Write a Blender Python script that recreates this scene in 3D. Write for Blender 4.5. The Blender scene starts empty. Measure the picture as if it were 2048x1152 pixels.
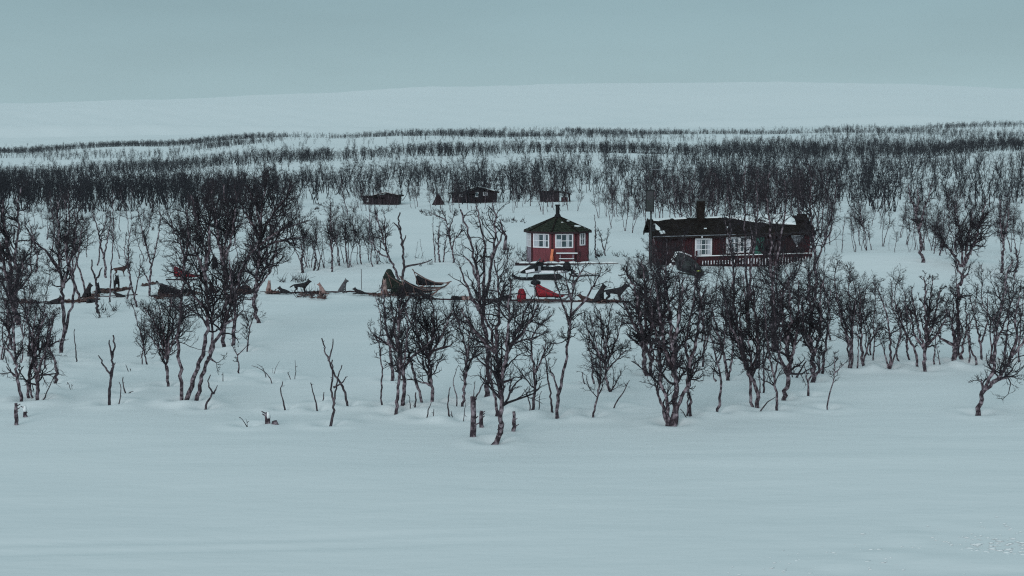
import bpy, bmesh, math, random
import numpy as np
from mathutils import Vector, Matrix

# ------------------------------------------------------------------ camera, world, sun, exposure
S = bpy.context.scene
COL = S.collection
F = 2813.0                      # focal length in photo pixels (2048 wide)
H = 7.4                         # camera height above the snow plain
PITCH = math.atan(251 / F)
cam = bpy.data.cameras.new("camera"); camo = bpy.data.objects.new("camera", cam); COL.objects.link(camo)
cam.sensor_width = 36; cam.lens = F / 2048 * 36
cam.clip_start = 0.5; cam.clip_end = 40000
camo.location = (0, 0, H); camo.rotation_euler = (math.pi / 2 - PITCH, 0, 0)
S.camera = camo

SUN_EL, SUN_ROT = math.radians(15), math.radians(200)
W = bpy.data.worlds.new("World"); S.world = W; W.use_nodes = True
nt = W.node_tree; nt.nodes.clear()
out = nt.nodes.new("ShaderNodeOutputWorld"); bg = nt.nodes.new("ShaderNodeBackground")
sky = nt.nodes.new("ShaderNodeTexSky"); sky.sky_type = 'NISHITA'; sky.sun_disc = False
sky.sun_elevation = SUN_EL; sky.sun_rotation = SUN_ROT
tc = nt.nodes.new("ShaderNodeTexCoord"); sep = nt.nodes.new("ShaderNodeSeparateXYZ")
nt.links.new(tc.outputs["Generated"], sep.inputs[0])
ramp = nt.nodes.new("ShaderNodeValToRGB")          # overcast cloud layer, z of the direction
el = ramp.color_ramp.elements
el[0].position = 0.0; el[0].color = (0.335, 0.480, 0.520, 1)
el[1].position = 1.0; el[1].color = (0.395, 0.540, 0.585, 1)
e = el.new(0.05); e.color = (0.310, 0.445, 0.490, 1)
e = el.new(0.11); e.color = (0.258, 0.385, 0.428, 1)
e = el.new(0.40); e.color = (0.360, 0.505, 0.528, 1)
nt.links.new(sep.outputs[2], ramp.inputs[0])
noi = nt.nodes.new("ShaderNodeTexNoise"); noi.inputs["Scale"].default_value = 4.5; noi.inputs["Detail"].default_value = 4
mp = nt.nodes.new("ShaderNodeMapping"); mp.inputs["Scale"].default_value = (1, 1, 5)
nt.links.new(tc.outputs["Generated"], mp.inputs[0]); nt.links.new(mp.outputs[0], noi.inputs["Vector"])
mr = nt.nodes.new("ShaderNodeMapRange"); mr.inputs[1].default_value = 0.3; mr.inputs[2].default_value = 0.7
mr.inputs[3].default_value = 9.3; mr.inputs[4].default_value = 10.4
nt.links.new(noi.outputs[0], mr.inputs[0])
vm = nt.nodes.new("ShaderNodeVectorMath"); vm.operation = 'SCALE'
nt.links.new(ramp.outputs[0], vm.inputs[0]); nt.links.new(mr.outputs[0], vm.inputs["Scale"])
mix = nt.nodes.new("ShaderNodeMixRGB"); mix.inputs[0].default_value = 0.93
nt.links.new(sky.outputs[0], mix.inputs[1]); nt.links.new(vm.outputs[0], mix.inputs[2])
nt.links.new(mix.outputs[0], bg.inputs[0]); bg.inputs[1].default_value = 0.1
nt.links.new(bg.outputs[0], out.inputs[0])

sl = bpy.data.lights.new("sun", 'SUN'); sl.energy = 1.25; sl.angle = math.radians(28); sl.color = (0.93, 0.98, 1.0)
so = bpy.data.objects.new("sun", sl); COL.objects.link(so)
so.rotation_euler = (math.pi / 2 - SUN_EL, 0, math.radians(-20)); so.location = (0, 0, 60)
S.view_settings.view_transform = 'Standard'; S.view_settings.look = 'None'
S.view_settings.exposure = 0.0; S.view_settings.gamma = 1.0; S.view_settings.use_curve_mapping = False
S.cycles.max_bounces = 6; S.cycles.diffuse_bounces = 3; S.cycles.volume_bounces = 1
S.cycles.use_denoising = False; S.cycles.pixel_filter_type = 'BLACKMAN_HARRIS'; S.cycles.filter_width = 1.2

rng = np.random.default_rng(11); random.seed(5)

# ------------------------------------------------------------------ materials
MATS = {}
def mat(name, c1, c2=None, scale=4.0, rough=0.8, bump=0.0, stretch=(1, 1, 1), detail=5, lo=.35, hi=.65, spec=0.3, wave=None, bscale=None, coord="Object"):
    if name in MATS: return MATS[name]
    m = bpy.data.materials.new(name); m.use_nodes = True; n = m.node_tree; b = n.nodes["Principled BSDF"]
    b.inputs["Roughness"].default_value = rough; b.inputs["Specular IOR Level"].default_value = spec
    b.inputs["Base Color"].default_value = (*c1, 1)
    t = n.nodes.new("ShaderNodeTexCoord"); mpp = n.nodes.new("ShaderNodeMapping"); mpp.inputs["Scale"].default_value = stretch
    n.links.new(t.outputs[coord], mpp.inputs[0])
    no = n.nodes.new("ShaderNodeTexNoise"); no.inputs["Scale"].default_value = scale; no.inputs["Detail"].default_value = detail
    n.links.new(mpp.outputs[0], no.inputs["Vector"])
    if c2 is not None:
        r = n.nodes.new("ShaderNodeMapRange"); r.inputs[1].default_value = lo; r.inputs[2].default_value = hi
        n.links.new(no.outputs[0], r.inputs[0])
        mx = n.nodes.new("ShaderNodeMixRGB"); mx.inputs[1].default_value = (*c1, 1); mx.inputs[2].default_value = (*c2, 1)
        n.links.new(r.outputs[0], mx.inputs[0]); n.links.new(mx.outputs[0], b.inputs["Base Color"])
    if bump:
        n2 = no
        if bscale:
            n2 = n.nodes.new("ShaderNodeTexNoise"); n2.inputs["Scale"].default_value = bscale; n.links.new(mpp.outputs[0], n2.inputs["Vector"])
        bp = n.nodes.new("ShaderNodeBump"); bp.inputs["Strength"].default_value = bump; bp.inputs["Distance"].default_value = .05
        n.links.new(n2.outputs[0], bp.inputs["Height"]); n.links.new(bp.outputs[0], b.inputs["Normal"])
    MATS[name] = m; return m

M = dict(
 bark=mat("birch_bark", (.040, .027, .034), (.30, .235, .265), 9, .9, .3, (1, 1, .8), lo=.46, hi=.66),
 twig=mat("birch_twig", (.013, .011, .015), (.040, .031, .038), 3, .9),
 dead=mat("dead_wood", (.035, .026, .032), (.150, .115, .130), 8, .9, .3, (1, 1, .5), lo=.45, hi=.7),
 far=mat("far_birch", (.013, .013, .018), (.028, .026, .033), .15, .95),
 red=mat("red_paint", (.190, .050, .062), (.125, .036, .046), 7, .8, .1, (1, 1, .25), lo=.42, hi=.72),
 redd=mat("dark_red_boards", (.068, .016, .022), (.026, .011, .014), 5, .85, .1, (4, 4, .4)),
 brown=mat("dark_brown_boards", (.040, .020, .024), (.020, .013, .016), 5, .9, .1, (4, 4, .4)),
 brownf=mat("weathered_brown_boards", (.030, .018, .022), (.018, .013, .017), 3, .9, .1, (4, 4, .4)),
 white=mat("white_paint", (.82, .80, .83), (.70, .68, .72), 12, .7),
 greyp=mat("grey_pink_paint", (.30, .24, .29), (.22, .17, .21), 6, .8),
 roofb=mat("black_roof_felt", (.012, .009, .009), (.026, .020, .019), 3, .95, .4, (1, 1, 1), spec=.04),
 shingle=mat("mossy_green_shingle", (.014, .021, .017), (.050, .052, .040), 6, .95, .5, (1, 1, 2), spec=.05),
 glass=mat("window_glass", (.03, .045, .055), (.07, .10, .115), 3, .12, spec=.6),
 curtain=mat("pale_curtain", (.55, .56, .60), (.40, .42, .47), 10, .9, stretch=(4, 4, .3)),
 green=mat("green_door_paint", (.050, .160, .130), (.035, .115, .095), 5, .7),
 black=mat("black_plastic", (.008, .008, .010), (.020, .020, .024), 6, .7, spec=.2),
 grey=mat("grey_metal", (.11, .12, .14), (.20, .21, .24), 8, .5, spec=.5),
 dgreen=mat("dark_green_canvas", (.010, .015, .013), (.032, .038, .031), 5, .85, .4),
 hull=mat("dark_hull", (.018, .024, .023), (.040, .038, .044), 3, .5, .1),
 redc=mat("red_canvas", (.36, .022, .035), (.17, .015, .025), 6, .8, .4),
 orange=mat("orange_plank_paint", (.80, .24, .12), (.62, .17, .09), 5, .7),
 wood=mat("pale_sled_wood", (.26, .15, .13), (.12, .07, .07), 7, .8, stretch=(1, 1, 1)),
 furb=mat("black_fur", (.014, .013, .016), (.035, .032, .036), 9, .95),
 furg=mat("grey_fur", (.055, .052, .060), (.13, .12, .13), 7, .95),
 furt=mat("tan_fur", (.26, .14, .13), (.42, .30, .28), 6, .95),
 furr=mat("brown_fur", (.040, .024, .024), (.085, .050, .048), 6, .95),
 paint_y=mat("yellow_mark", (.45, .50, .12), None),
 straw=mat("trampled_straw", (.17, .10, .09), (.055, .035, .038), 12, .95),
 line=mat("picket_cable", (.030, .018, .024), (.07, .03, .035), 12, .9),
)
# snow with fine relief
def snow_mat(name, far=False):
    m = bpy.data.materials.new(name); m.use_nodes = True; n = m.node_tree; b = n.nodes["Principled BSDF"]
    b.inputs["Roughness"].default_value = .75; b.inputs["Specular IOR Level"].default_value = .15
    t = n.nodes.new("ShaderNodeTexCoord")
    def noise(sc, st, det=3):
        mm = n.nodes.new("ShaderNodeMapping"); mm.inputs["Scale"].default_value = st; n.links.new(t.outputs["Object"], mm.inputs[0])
        q = n.nodes.new("ShaderNodeTexNoise"); q.inputs["Scale"].default_value = sc; q.inputs["Detail"].default_value = det
        n.links.new(mm.outputs[0], q.inputs["Vector"]); return q
    a = noise(.10, (1, 1.6, 1), 4)
    mx = n.nodes.new("ShaderNodeMixRGB"); mx.inputs[1].default_value = (.80, .81, .83, 1); mx.inputs[2].default_value = (.86, .86, .87, 1)
    n.links.new(a.outputs[0], mx.inputs[0]); n.links.new(mx.outputs[0], b.inputs["Base Color"])
    if not far:
        h1 = noise(.35, (.5, 1.6, 1), 4); h2 = noise(2.5, (.6, 1.3, 1), 4); h3 = noise(14, (1, 1, 1), 2)
        s1 = n.nodes.new("ShaderNodeMath"); s1.operation = 'MULTIPLY_ADD'; s1.inputs[1].default_value = .10; n.links.new(h2.outputs[0], s1.inputs[0]); n.links.new(h1.outputs[0], s1.inputs[2])
        s2 = n.nodes.new("ShaderNodeMath"); s2.operation = 'MULTIPLY_ADD'; s2.inputs[1].default_value = .02; n.links.new(h3.outputs[0], s2.inputs[0]); n.links.new(s1.outputs[0], s2.inputs[2])
        bp = n.nodes.new("ShaderNodeBump"); bp.inputs["Strength"].default_value = .6; bp.inputs["Distance"].default_value = .14
        n.links.new(s2.outputs[0], bp.inputs["Height"]); n.links.new(bp.outputs[0], b.inputs["Normal"])
    return m
M['snow'] = snow_mat("snow_field_surface"); M['snowp'] = snow_mat("snow_patch_surface", True)

# ------------------------------------------------------------------ terrain
sp_, cp_ = math.sin(PITCH), math.cos(PITCH)
def slope_of(row):
    v = (576 - row) / F
    return (-sp_ + v * cp_) / (cp_ + v * sp_)
PX = np.array([-1500, -400, 0, 300, 600, 900, 1200, 1500, 1800, 2048, 2450, 3600], float)
TB = [
 (300,  [394] * 12),
 (450,  [378, 378, 374, 368, 360, 352, 350, 350, 350, 350, 350, 350]),
 (600,  [362, 362, 357, 345, 326, 314, 312, 316, 319, 302, 300, 300]),
 (700,  [356, 356, 350, 335, 316, 306, 305, 307, 309, 298, 296, 296]),
 (900,  [340, 340, 330, 315, 291, 285, 284, 290, 294, 286, 284, 284]),
 (1150, [318, 318, 314, 301, 281, 277, 276, 279, 278, 271, 268, 268]),
 (1500, [304, 304, 300, 290, 280, 268, 268, 266, 260, 252, 248, 248]),
 (2200, [301, 301, 297, 287, 277, 267, 265, 263, 258, 251, 247, 247]),
 (3500, [281, 281, 277, 272, 270, 262, 258, 255, 252, 247, 244, 244]),
 (4720, [284, 284, 281, 277, 273, 266, 263, 259, 254, 248, 244, 244]),
 (5000, [252, 252, 249, 247, 250, 259, 247, 237, 227, 238, 240, 240]),
 (5700, [262, 262, 261, 258, 258, 258, 250, 246, 240, 244, 245, 245]),
 (7200, [228, 228, 222, 215, 208, 200, 192, 190, 192, 200, 208, 208]),
 (9000, [218, 218, 207, 197, 187, 173, 164, 163, 168, 176, 188, 200]),
 (11500, [240, 240, 230, 222, 214, 200, 192, 190, 195, 204, 214, 220]),
]
LY = np.linspace(math.log(150), math.log(11500), 420); YY = np.exp(LY)
yk = np.array([150, 230] + [t[0] for t in TB], float)
G = np.zeros((len(PX), len(LY)))
for i in range(len(PX)):
    zk = [0, 0] + [0 if t[0] == 300 else H + t[0] * slope_of(t[1][i]) for t in TB]
    G[i] = np.interp(YY, yk, zk)
ker = np.exp(-np.linspace(-2, 2, 7) ** 2); ker /= ker.sum()
for i in range(len(PX)):
    G[i] = np.convolve(np.pad(G[i], 3, mode='edge'), ker, mode='valid')
def gz(x, y):
    x = np.asarray(x, float); y = np.asarray(y, float)
    yc = np.maximum(y, 1.0)
    px = np.clip(1024 + F * x / np.maximum(yc, 150) * 1.004, PX[0], PX[-1])
    ly = np.clip(np.log(np.maximum(yc, 150.)), LY[0], LY[-1])
    fi = np.interp(px, PX, np.arange(len(PX))); i0 = np.clip(fi.astype(int), 0, len(PX) - 2); a = fi - i0
    a = a * a * (3 - 2 * a)
    fj = (ly - LY[0]) / (LY[1] - LY[0]); j0 = np.clip(fj.astype(int), 0, len(LY) - 2); b = fj - j0
    z = (G[i0, j0] * (1 - a) * (1 - b) + G[i0 + 1, j0] * a * (1 - b) + G[i0, j0 + 1] * (1 - a) * b + G[i0 + 1, j0 + 1] * a * b)
    # drifts on the plain
    k = np.clip((y - 30) / 60, 0, 1) * np.exp(-np.maximum(y - 300, 0) / 300)
    z = z + k * (.16 * np.sin(x * .13 + 1.3 + .9 * np.sin(y * .05)) * np.sin(y * .085 + .6) + .08 * np.sin(x * .31 + y * .17))
    z = z + .035 * np.sin(x * .42 + .6 * np.sin(y * .2)) * np.sin(y * .33 + x * .05) * np.clip(y / 30, 0, 1)
    kf = np.clip((y - 260) / 500, 0, 1)
    z = z + kf * np.minimum(y / 900, 1.6) * (1.5 * np.sin(x * .0125 + 2 + .6 * np.sin(y * .008)) * np.sin(y * .013 + x * .004) + .7 * np.sin(x * .037 + y * .021))
    kk = np.clip((y - 2500) / 3000, 0, 1)
    z = z + kk * (5 * np.sin(x * .0021 + y * .0007) * np.sin(y * .0018 + .7))
    # snow bank to the right of the brown cabin
    w = 1 / (1 + np.exp(-(x - 20.5) / .9)) * (1 / (1 + np.exp((x - 33) / 2.6)))
    z = z + 1.15 * w * np.exp(-((y - 98.5) / 6.5) ** 2)
    # bank before the hut and the trampled bench the dogs lie on
    z = z + .35 * np.exp(-((x - 8.5) / 3.5) ** 2 - ((y - 92) / 5) ** 2)
    z = z + .30 * np.exp(-((y - 86) / 3.5) ** 2) * np.exp(-((x + 8) / 14) ** 2)
    return z
def ray(px, py):
    u = (px - 1024) / F; v = (576 - py) / F
    return u, cp_ + v * sp_, -sp_ + v * cp_
_ys = np.concatenate([np.arange(18, 320, .1), np.exp(np.linspace(math.log(320), math.log(9000), 3000))])
def at(px, py):
    """where the view line through photo pixel (px, py) first meets the ground"""
    a, b, c = ray(px, py)
    zz = H + c / b * _ys - gz(a / b * _ys, _ys)
    k = np.argmax(zz < 0)
    if zz[k] >= 0: k = len(_ys) - 1
    k = max(k, 1); t = zz[k - 1] / (zz[k - 1] - zz[k] + 1e-12)
    y = _ys[k - 1] + t * (_ys[k] - _ys[k - 1]); x = a / b * y
    return Vector((x, y, float(gz(x, y))))
def on_plane(px, py, y):
    a, b, c = ray(px, py)
    return Vector((a / b * y, y, H + c / b * y))

# ------------------------------------------------------------------ object helpers
def tag(o, label=None, cat=None, group=None, kind=None):
    if label: o['label'] = label
    if cat: o['category'] = cat
    if group: o['group'] = group
    if kind: o['kind'] = kind
    return o
def empty(name, loc, rz=0, label=None, cat=None, group=None):
    o = bpy.data.objects.new(name, None); COL.objects.link(o); o.location = loc; o.rotation_euler = (0, 0, rz)
    o.empty_display_size = .3
    return tag(o, label, cat, group)
def link_mesh(name, me, parent=None, m=None):
    o = bpy.data.objects.new(name, me); COL.objects.link(o)
    if m is not None and not me.materials: me.materials.append(m)
    if parent is not None: o.parent = parent
    return o
class MB:
    def __init__(s): s.v = []; s.f = []
    def add(s, vs, fs):
        o = len(s.v); s.v += [tuple(p) for p in vs]; s.f += [tuple(i + o for i in f) for f in fs]; return s
    def box(s, c, d, R=None, taper=1.0):
        vs = []
        for z in (-.5, .5):
            k = taper if z > 0 else 1
            for x, y in ((-.5, -.5), (.5, -.5), (.5, .5), (-.5, .5)):
                p = Vector((x * d[0] * k, y * d[1] * k, z * d[2]))
                if R is not None: p = R @ p
                vs.append(p + Vector(c))
        return s.add(vs, [(3, 2, 1, 0), (4, 5, 6, 7), (0, 1, 5, 4), (1, 2, 6, 5), (2, 3, 7, 6), (3, 0, 4, 7)])
    def beam(s, a, b, w, h=None):
        a, b = Vector(a), Vector(b); d = b - a
        if d.length < 1e-6: return s
        q = d.to_track_quat('Z', 'Y').to_matrix()
        return s.box((a + b) / 2, (w, h or w, d.length), q)
    def poly(s, pts, th):
        """prism: polygon pts (closed) offset by vector th"""
        n = len(pts); th = Vector(th); vs = [Vector(p) for p in pts] + [Vector(p) + th for p in pts]
        return s.add(vs, [tuple(range(n))[::-1], tuple(range(n, 2 * n))] + [(i, (i + 1) % n, n + (i + 1) % n, n + i) for i in range(n)])
    def tube(s, pts, r, n=6, r2=None):
        pts = [Vector(p) for p in pts]; m = len(pts); rings = []
        for i, p in enumerate(pts):
            t = (pts[min(i + 1, m - 1)] - pts[max(i - 1, 0)]).normalized()
            ref = Vector((0, 0, 1)) if abs(t.z) < .9 else Vector((1, 0, 0))
            u = t.cross(ref).normalized(); w = t.cross(u)
            rr = r if r2 is None else r + (r2 - r) * i / (m - 1)
            if isinstance(r, (list, tuple)): rr = r[i]
            rings += [p + (u * math.cos(2 * math.pi * k / n) + w * math.sin(2 * math.pi * k / n)) * rr for k in range(n)]
        fs = [(i * n + k, i * n + (k + 1) % n, (i + 1) * n + (k + 1) % n, (i + 1) * n + k) for i in range(m - 1) for k in range(n)]
        fs += [tuple(range(n))[::-1], tuple(range((m - 1) * n, m * n))]
        return s.add(rings, fs)
    def loft(s, secs):
        """secs: list of rings with the same number of points"""
        n = len(secs[0]); vs = [p for r in secs for p in r]
        fs = [(i * n + k, i * n + (k + 1) % n, (i + 1) * n + (k + 1) % n, (i + 1) * n + k) for i in range(len(secs) - 1) for k in range(n)]
        fs += [tuple(range(n))[::-1], tuple(range((len(secs) - 1) * n, len(secs) * n))]
        return s.add(vs, fs)
    def mesh(s, name, m, smooth=False):
        me = bpy.data.meshes.new(name); me.from_pydata(s.v, [], s.f); me.materials.append(m)
        bm = bmesh.new(); bm.from_mesh(me); bmesh.ops.recalc_face_normals(bm, faces=bm.faces[:]); bm.to_mesh(me); bm.free()
        if smooth: me.polygons.foreach_set("use_smooth", [True] * len(me.polygons))
        return me
    def build(s, name, m, parent=None, smooth=False, bevel=0):
        o = link_mesh(name, s.mesh(name, m, smooth), parent)
        if bevel:
            b = o.modifiers.new("bevel", 'BEVEL'); b.width = bevel; b.segments = 2
        return o

def vn(x, y, s, seed):
    """smooth value noise, 0..1"""
    x = np.asarray(x, float) / s + seed * 17.3; y = np.asarray(y, float) / s - seed * 9.1; ix = np.floor(x); iy = np.floor(y); fx = x - ix; fy = y - iy
    fx = fx * fx * (3 - 2 * fx); fy = fy * fy * (3 - 2 * fy)
    def h(a, b):
        q = np.sin(a * 127.1 + b * 311.7 + seed * 74.7) * 43758.5453; return q - np.floor(q)
    return (h(ix, iy) * (1 - fx) + h(ix + 1, iy) * fx) * (1 - fy) + (h(ix, iy + 1) * (1 - fx) + h(ix + 1, iy + 1) * fx) * fy
# ------------------------------------------------------------------ the ground (built last, when every trunk that stands in it is known)
WELLS = []
def build_ground():
    ys = np.concatenate([np.linspace(-25, 18, 12), np.arange(20, 60, .18), np.arange(60, 112, .28), np.exp(np.linspace(math.log(112), math.log(11400), 280))])
    s = np.linspace(-1, 1, 461); s = s * (.34 + .66 * s ** 4)
    X = s[None, :] * (30 + .95 * np.maximum(ys, 0))[:, None]; Y = np.repeat(ys[:, None], len(s), 1)
    Z = gz(X, Y)
    near = np.clip(1 - (Y - 130) / 60, 0, 1) * np.clip((Y + 5) / 20, 0, 1)
    # wind packed ripples and low drifts
    Z += near * (.18 + .82 * np.clip((Y - 36) / 10, 0, 1)) * (.035 * (vn(X * .45, Y, 2.6, 3) - .5) + .012 * (vn(X * .4 + Y * .1, Y, .8, 5) - .5) + .10 * (vn(X * .6, Y, 7, 9) - .5))
    Z += near * .05 * (vn(X * .7, Y, 11, 31) - .5)
    px = 1024 + F * X / np.maximum(Y, 1)
    # trodden snow along the dog line, by the sleds and round the hut
    tr = np.exp(-((Y - np.interp(px, [0, 250, 550, 800, 1250], [77, 80, 82, 80, 75])) / 2.6) ** 2) * (px < 1290)
    tr = np.maximum(tr, np.exp(-((Y - 93) / 7) ** 2) * np.exp(-((px - 1110) / 130) ** 2))
    Z += tr * (.13 * (vn(X, Y, .55, 11) - .5) + .12 * (vn(X, Y, 1.5, 12) - .5) - .03)
    # sled and snowmobile ruts
    for a, b, c in ((.9, 77.2, .02), (.9, 77.9, .02), (.6, 88.5, -.05), (.6, 89.2, -.05)):
        Z -= .05 * np.exp(-((Y - (b + c * X + .5 * np.sin(X * .12))) / .16) ** 2) * (px < 1300)
    for b in (26.6, 27.25): Z -= .035 * np.exp(-((Y - (b + .11 * (X + 5))) / .17) ** 2) * np.clip((1150 - px) / 500, 0, 1)      # old ski track in the foreground
    Z += .03 * np.exp(-((Y - (34.5 + .03 * X)) / .5) ** 2) * np.exp(-((px - 1500) / 420) ** 2)
    # broken crust in the right foreground
    cr = np.clip((px - 1380) / 500, 0, 1) * np.clip((30.5 - Y) / 4, 0, 1)
    Z += cr * (.05 * np.clip(vn(X * .5, Y, .45, 21) - .45, 0, 1) * 2 + .03 * (vn(X * .5, Y, 1.3, 22) - .5))
    for (wx, wy, r) in WELLS:
        j = np.searchsorted(ys, (wy - 2.2, wy + 2.2)); d = np.hypot(X[j[0]:j[1]] - wx, Y[j[0]:j[1]] - wy)
        Z[j[0]:j[1]] += -.13 * np.exp(-(d / (r + .22)) ** 2) + .055 * np.exp(-((d - r - .62) / .30) ** 2)
    v = np.stack([X, Y, Z], -1).reshape(-1, 3)
    a = np.arange(len(ys) * len(s)).reshape(len(ys), len(s))
    f = np.stack([a[:-1, :-1], a[:-1, 1:], a[1:, 1:], a[1:, :-1]], -1).reshape(-1, 4)
    me = bpy.data.meshes.new("snow_ground"); me.vertices.add(len(v)); me.vertices.foreach_set("co", v.ravel())
    me.loops.add(f.size); me.loops.foreach_set("vertex_index", f.ravel().astype(np.int32))
    me.polygons.add(len(f)); me.polygons.foreach_set("loop_start", np.arange(0, f.size, 4, dtype=np.int32))
    me.update(calc_edges=True); me.polygons.foreach_set("use_smooth", np.ones(len(f), bool))
    o = link_mesh("snow_ground", me, None, M['snow'])
    return tag(o, "snow covered plain rising to white fells under the overcast sky", None, None, "structure")

# ------------------------------------------------------------------ thin winter haze
def build_haze():
    x, y0, y1, z0, z1 = 9000, -400, 12500, -40, 520
    m = MB(); m.box((0, (y0 + y1) / 2, (z0 + z1) / 2), (2 * x, y1 - y0, z1 - z0))
    h = bpy.data.materials.new("haze_air"); h.use_nodes = True; n = h.node_tree; n.nodes.clear(); o = n.nodes.new("ShaderNodeOutputMaterial"); v = n.nodes.new("ShaderNodeVolumePrincipled")
    v.inputs["Color"].default_value = (.86, .93, .97, 1); v.inputs["Density"].default_value = HAZE; n.links.new(v.outputs[0], o.inputs["Volume"])
    tag(m.build("haze", h), "thin pale winter haze lying over the plain and the fells", None, None, "stuff")
HAZE = 2.5e-5
build_haze()
# ------------------------------------------------------------------ trees: vectorised growth
def unit(a): return a / np.maximum(np.linalg.norm(a, axis=-1, keepdims=True), 1e-9)
def grow(st, d, L, n, wob, trop, R):
    B = len(st); pts = np.zeros((B, n + 1, 3)); pts[:, 0] = st; d = unit(d); step = (L / n)[:, None]
    for i in range(n):
        d = unit(d + R.normal(0, wob, (B, 3)) + np.array([0, 0, trop]))
        pts[:, i + 1] = pts[:, i] + d * step
    return pts
def spawn(pts, rad, L, m, t0, t1, ang, ratio, R, up=0.0, rmin=.004, rk=.6, shrink=.55):
    """m children per branch; returns start, dir, length, radius"""
    B, N, _ = pts.shape; t = R.uniform(t0, t1, (B, m)); f = t * (N - 1); i = np.minimum(f.astype(int), N - 2); a = (f - i)[..., None]
    bi = np.arange(B)[:, None]
    p = pts[bi, i] * (1 - a) + pts[bi, i + 1] * a; tan = unit(pts[bi, i + 1] - pts[bi, i])
    rr = rad[bi, i] * (1 - a[..., 0]) + rad[bi, i + 1] * a[..., 0]
    q = R.normal(0, 1, (B, m, 3)); q = unit(q - (q * tan).sum(-1, keepdims=True) * tan)
    an = R.normal(ang, .18, (B, m))[..., None]
    d = np.cos(an) * tan + np.sin(an) * q + np.array([0, 0, up])
    ln = L[:, None] * ratio * (1 - shrink * t) * R.uniform(.6, 1.2, (B, m))
    return p.reshape(-1, 3), unit(d).reshape(-1, 3), ln.ravel(), np.maximum(rr * rk, rmin).ravel()
def radii(r, n, tip=.3, rmin=.003):
    return np.maximum(r[:, None] * np.linspace(1, tip, n + 1)[None, :], rmin)
def tubes(lst):
    """lst of (pts[B,N,3], rad[B,N], sides) -> verts, faces"""
    V = []; Fq = []; off = 0
    for pts, rad, k in lst:
        B, N, _ = pts.shape
        if B == 0: continue
        tan = np.gradient(pts, axis=1); tan = unit(tan)
        ov = unit(pts[:, -1] - pts[:, 0]); ref = np.where(np.abs(ov[:, 2:3]) < .75, np.array([[0, 0, 1.]]), np.array([[1., .2, 0]]))
        u = unit(np.cross(tan, ref[:, None, :])); w = np.cross(tan, u)
        an = np.arange(k) * 2 * math.pi / k
        ring = pts[:, :, None, :] + rad[:, :, None, None] * (u[:, :, None, :] * np.cos(an)[None, None, :, None] + w[:, :, None, :] * np.sin(an)[None, None, :, None])
        V.append(ring.reshape(-1, 3))
        idx = off + np.arange(B * N * k).reshape(B, N, k)
        nx = np.roll(idx, -1, axis=2)
        Fq.append(np.stack([idx[:, :-1], nx[:, :-1], nx[:, 1:], idx[:, 1:]], -1).reshape(-1, 4))
        off += B * N * k
    return np.concatenate(V), np.concatenate(Fq)
def np_mesh(name, v, f, m, smooth=True):
    me = bpy.data.meshes.new(name); me.vertices.add(len(v)); me.vertices.foreach_set("co", v.ravel())
    me.loops.add(f.size); me.loops.foreach_set("vertex_index", f.ravel().astype(np.int32))
    me.polygons.add(len(f)); me.polygons.foreach_set("loop_start", np.arange(0, f.size, 4, dtype=np.int32))
    me.update(calc_edges=True); me.polygons.foreach_set("use_smooth", np.full(len(f), smooth)); me.materials.append(m)
    return me
def resample(pts, step, R, wob):
    """smooth path through pts with about one vertex per step, plus a little waviness"""
    P = np.array(pts, float); d = np.r_[0, np.cumsum(np.linalg.norm(np.diff(P, axis=0), axis=1))]
    n = max(4, int(d[-1] / step) + 1); t = np.linspace(0, d[-1], n)
    Q = np.stack([np.interp(t, d, P[:, k]) for k in range(3)], -1)
    for _ in range(2): Q[1:-1] = .25 * Q[:-2] + .5 * Q[1:-1] + .25 * Q[2:]
    w = R.normal(0, wob, Q.shape); w[0] = 0; w[:, 2] *= .3
    return Q + w
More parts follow.
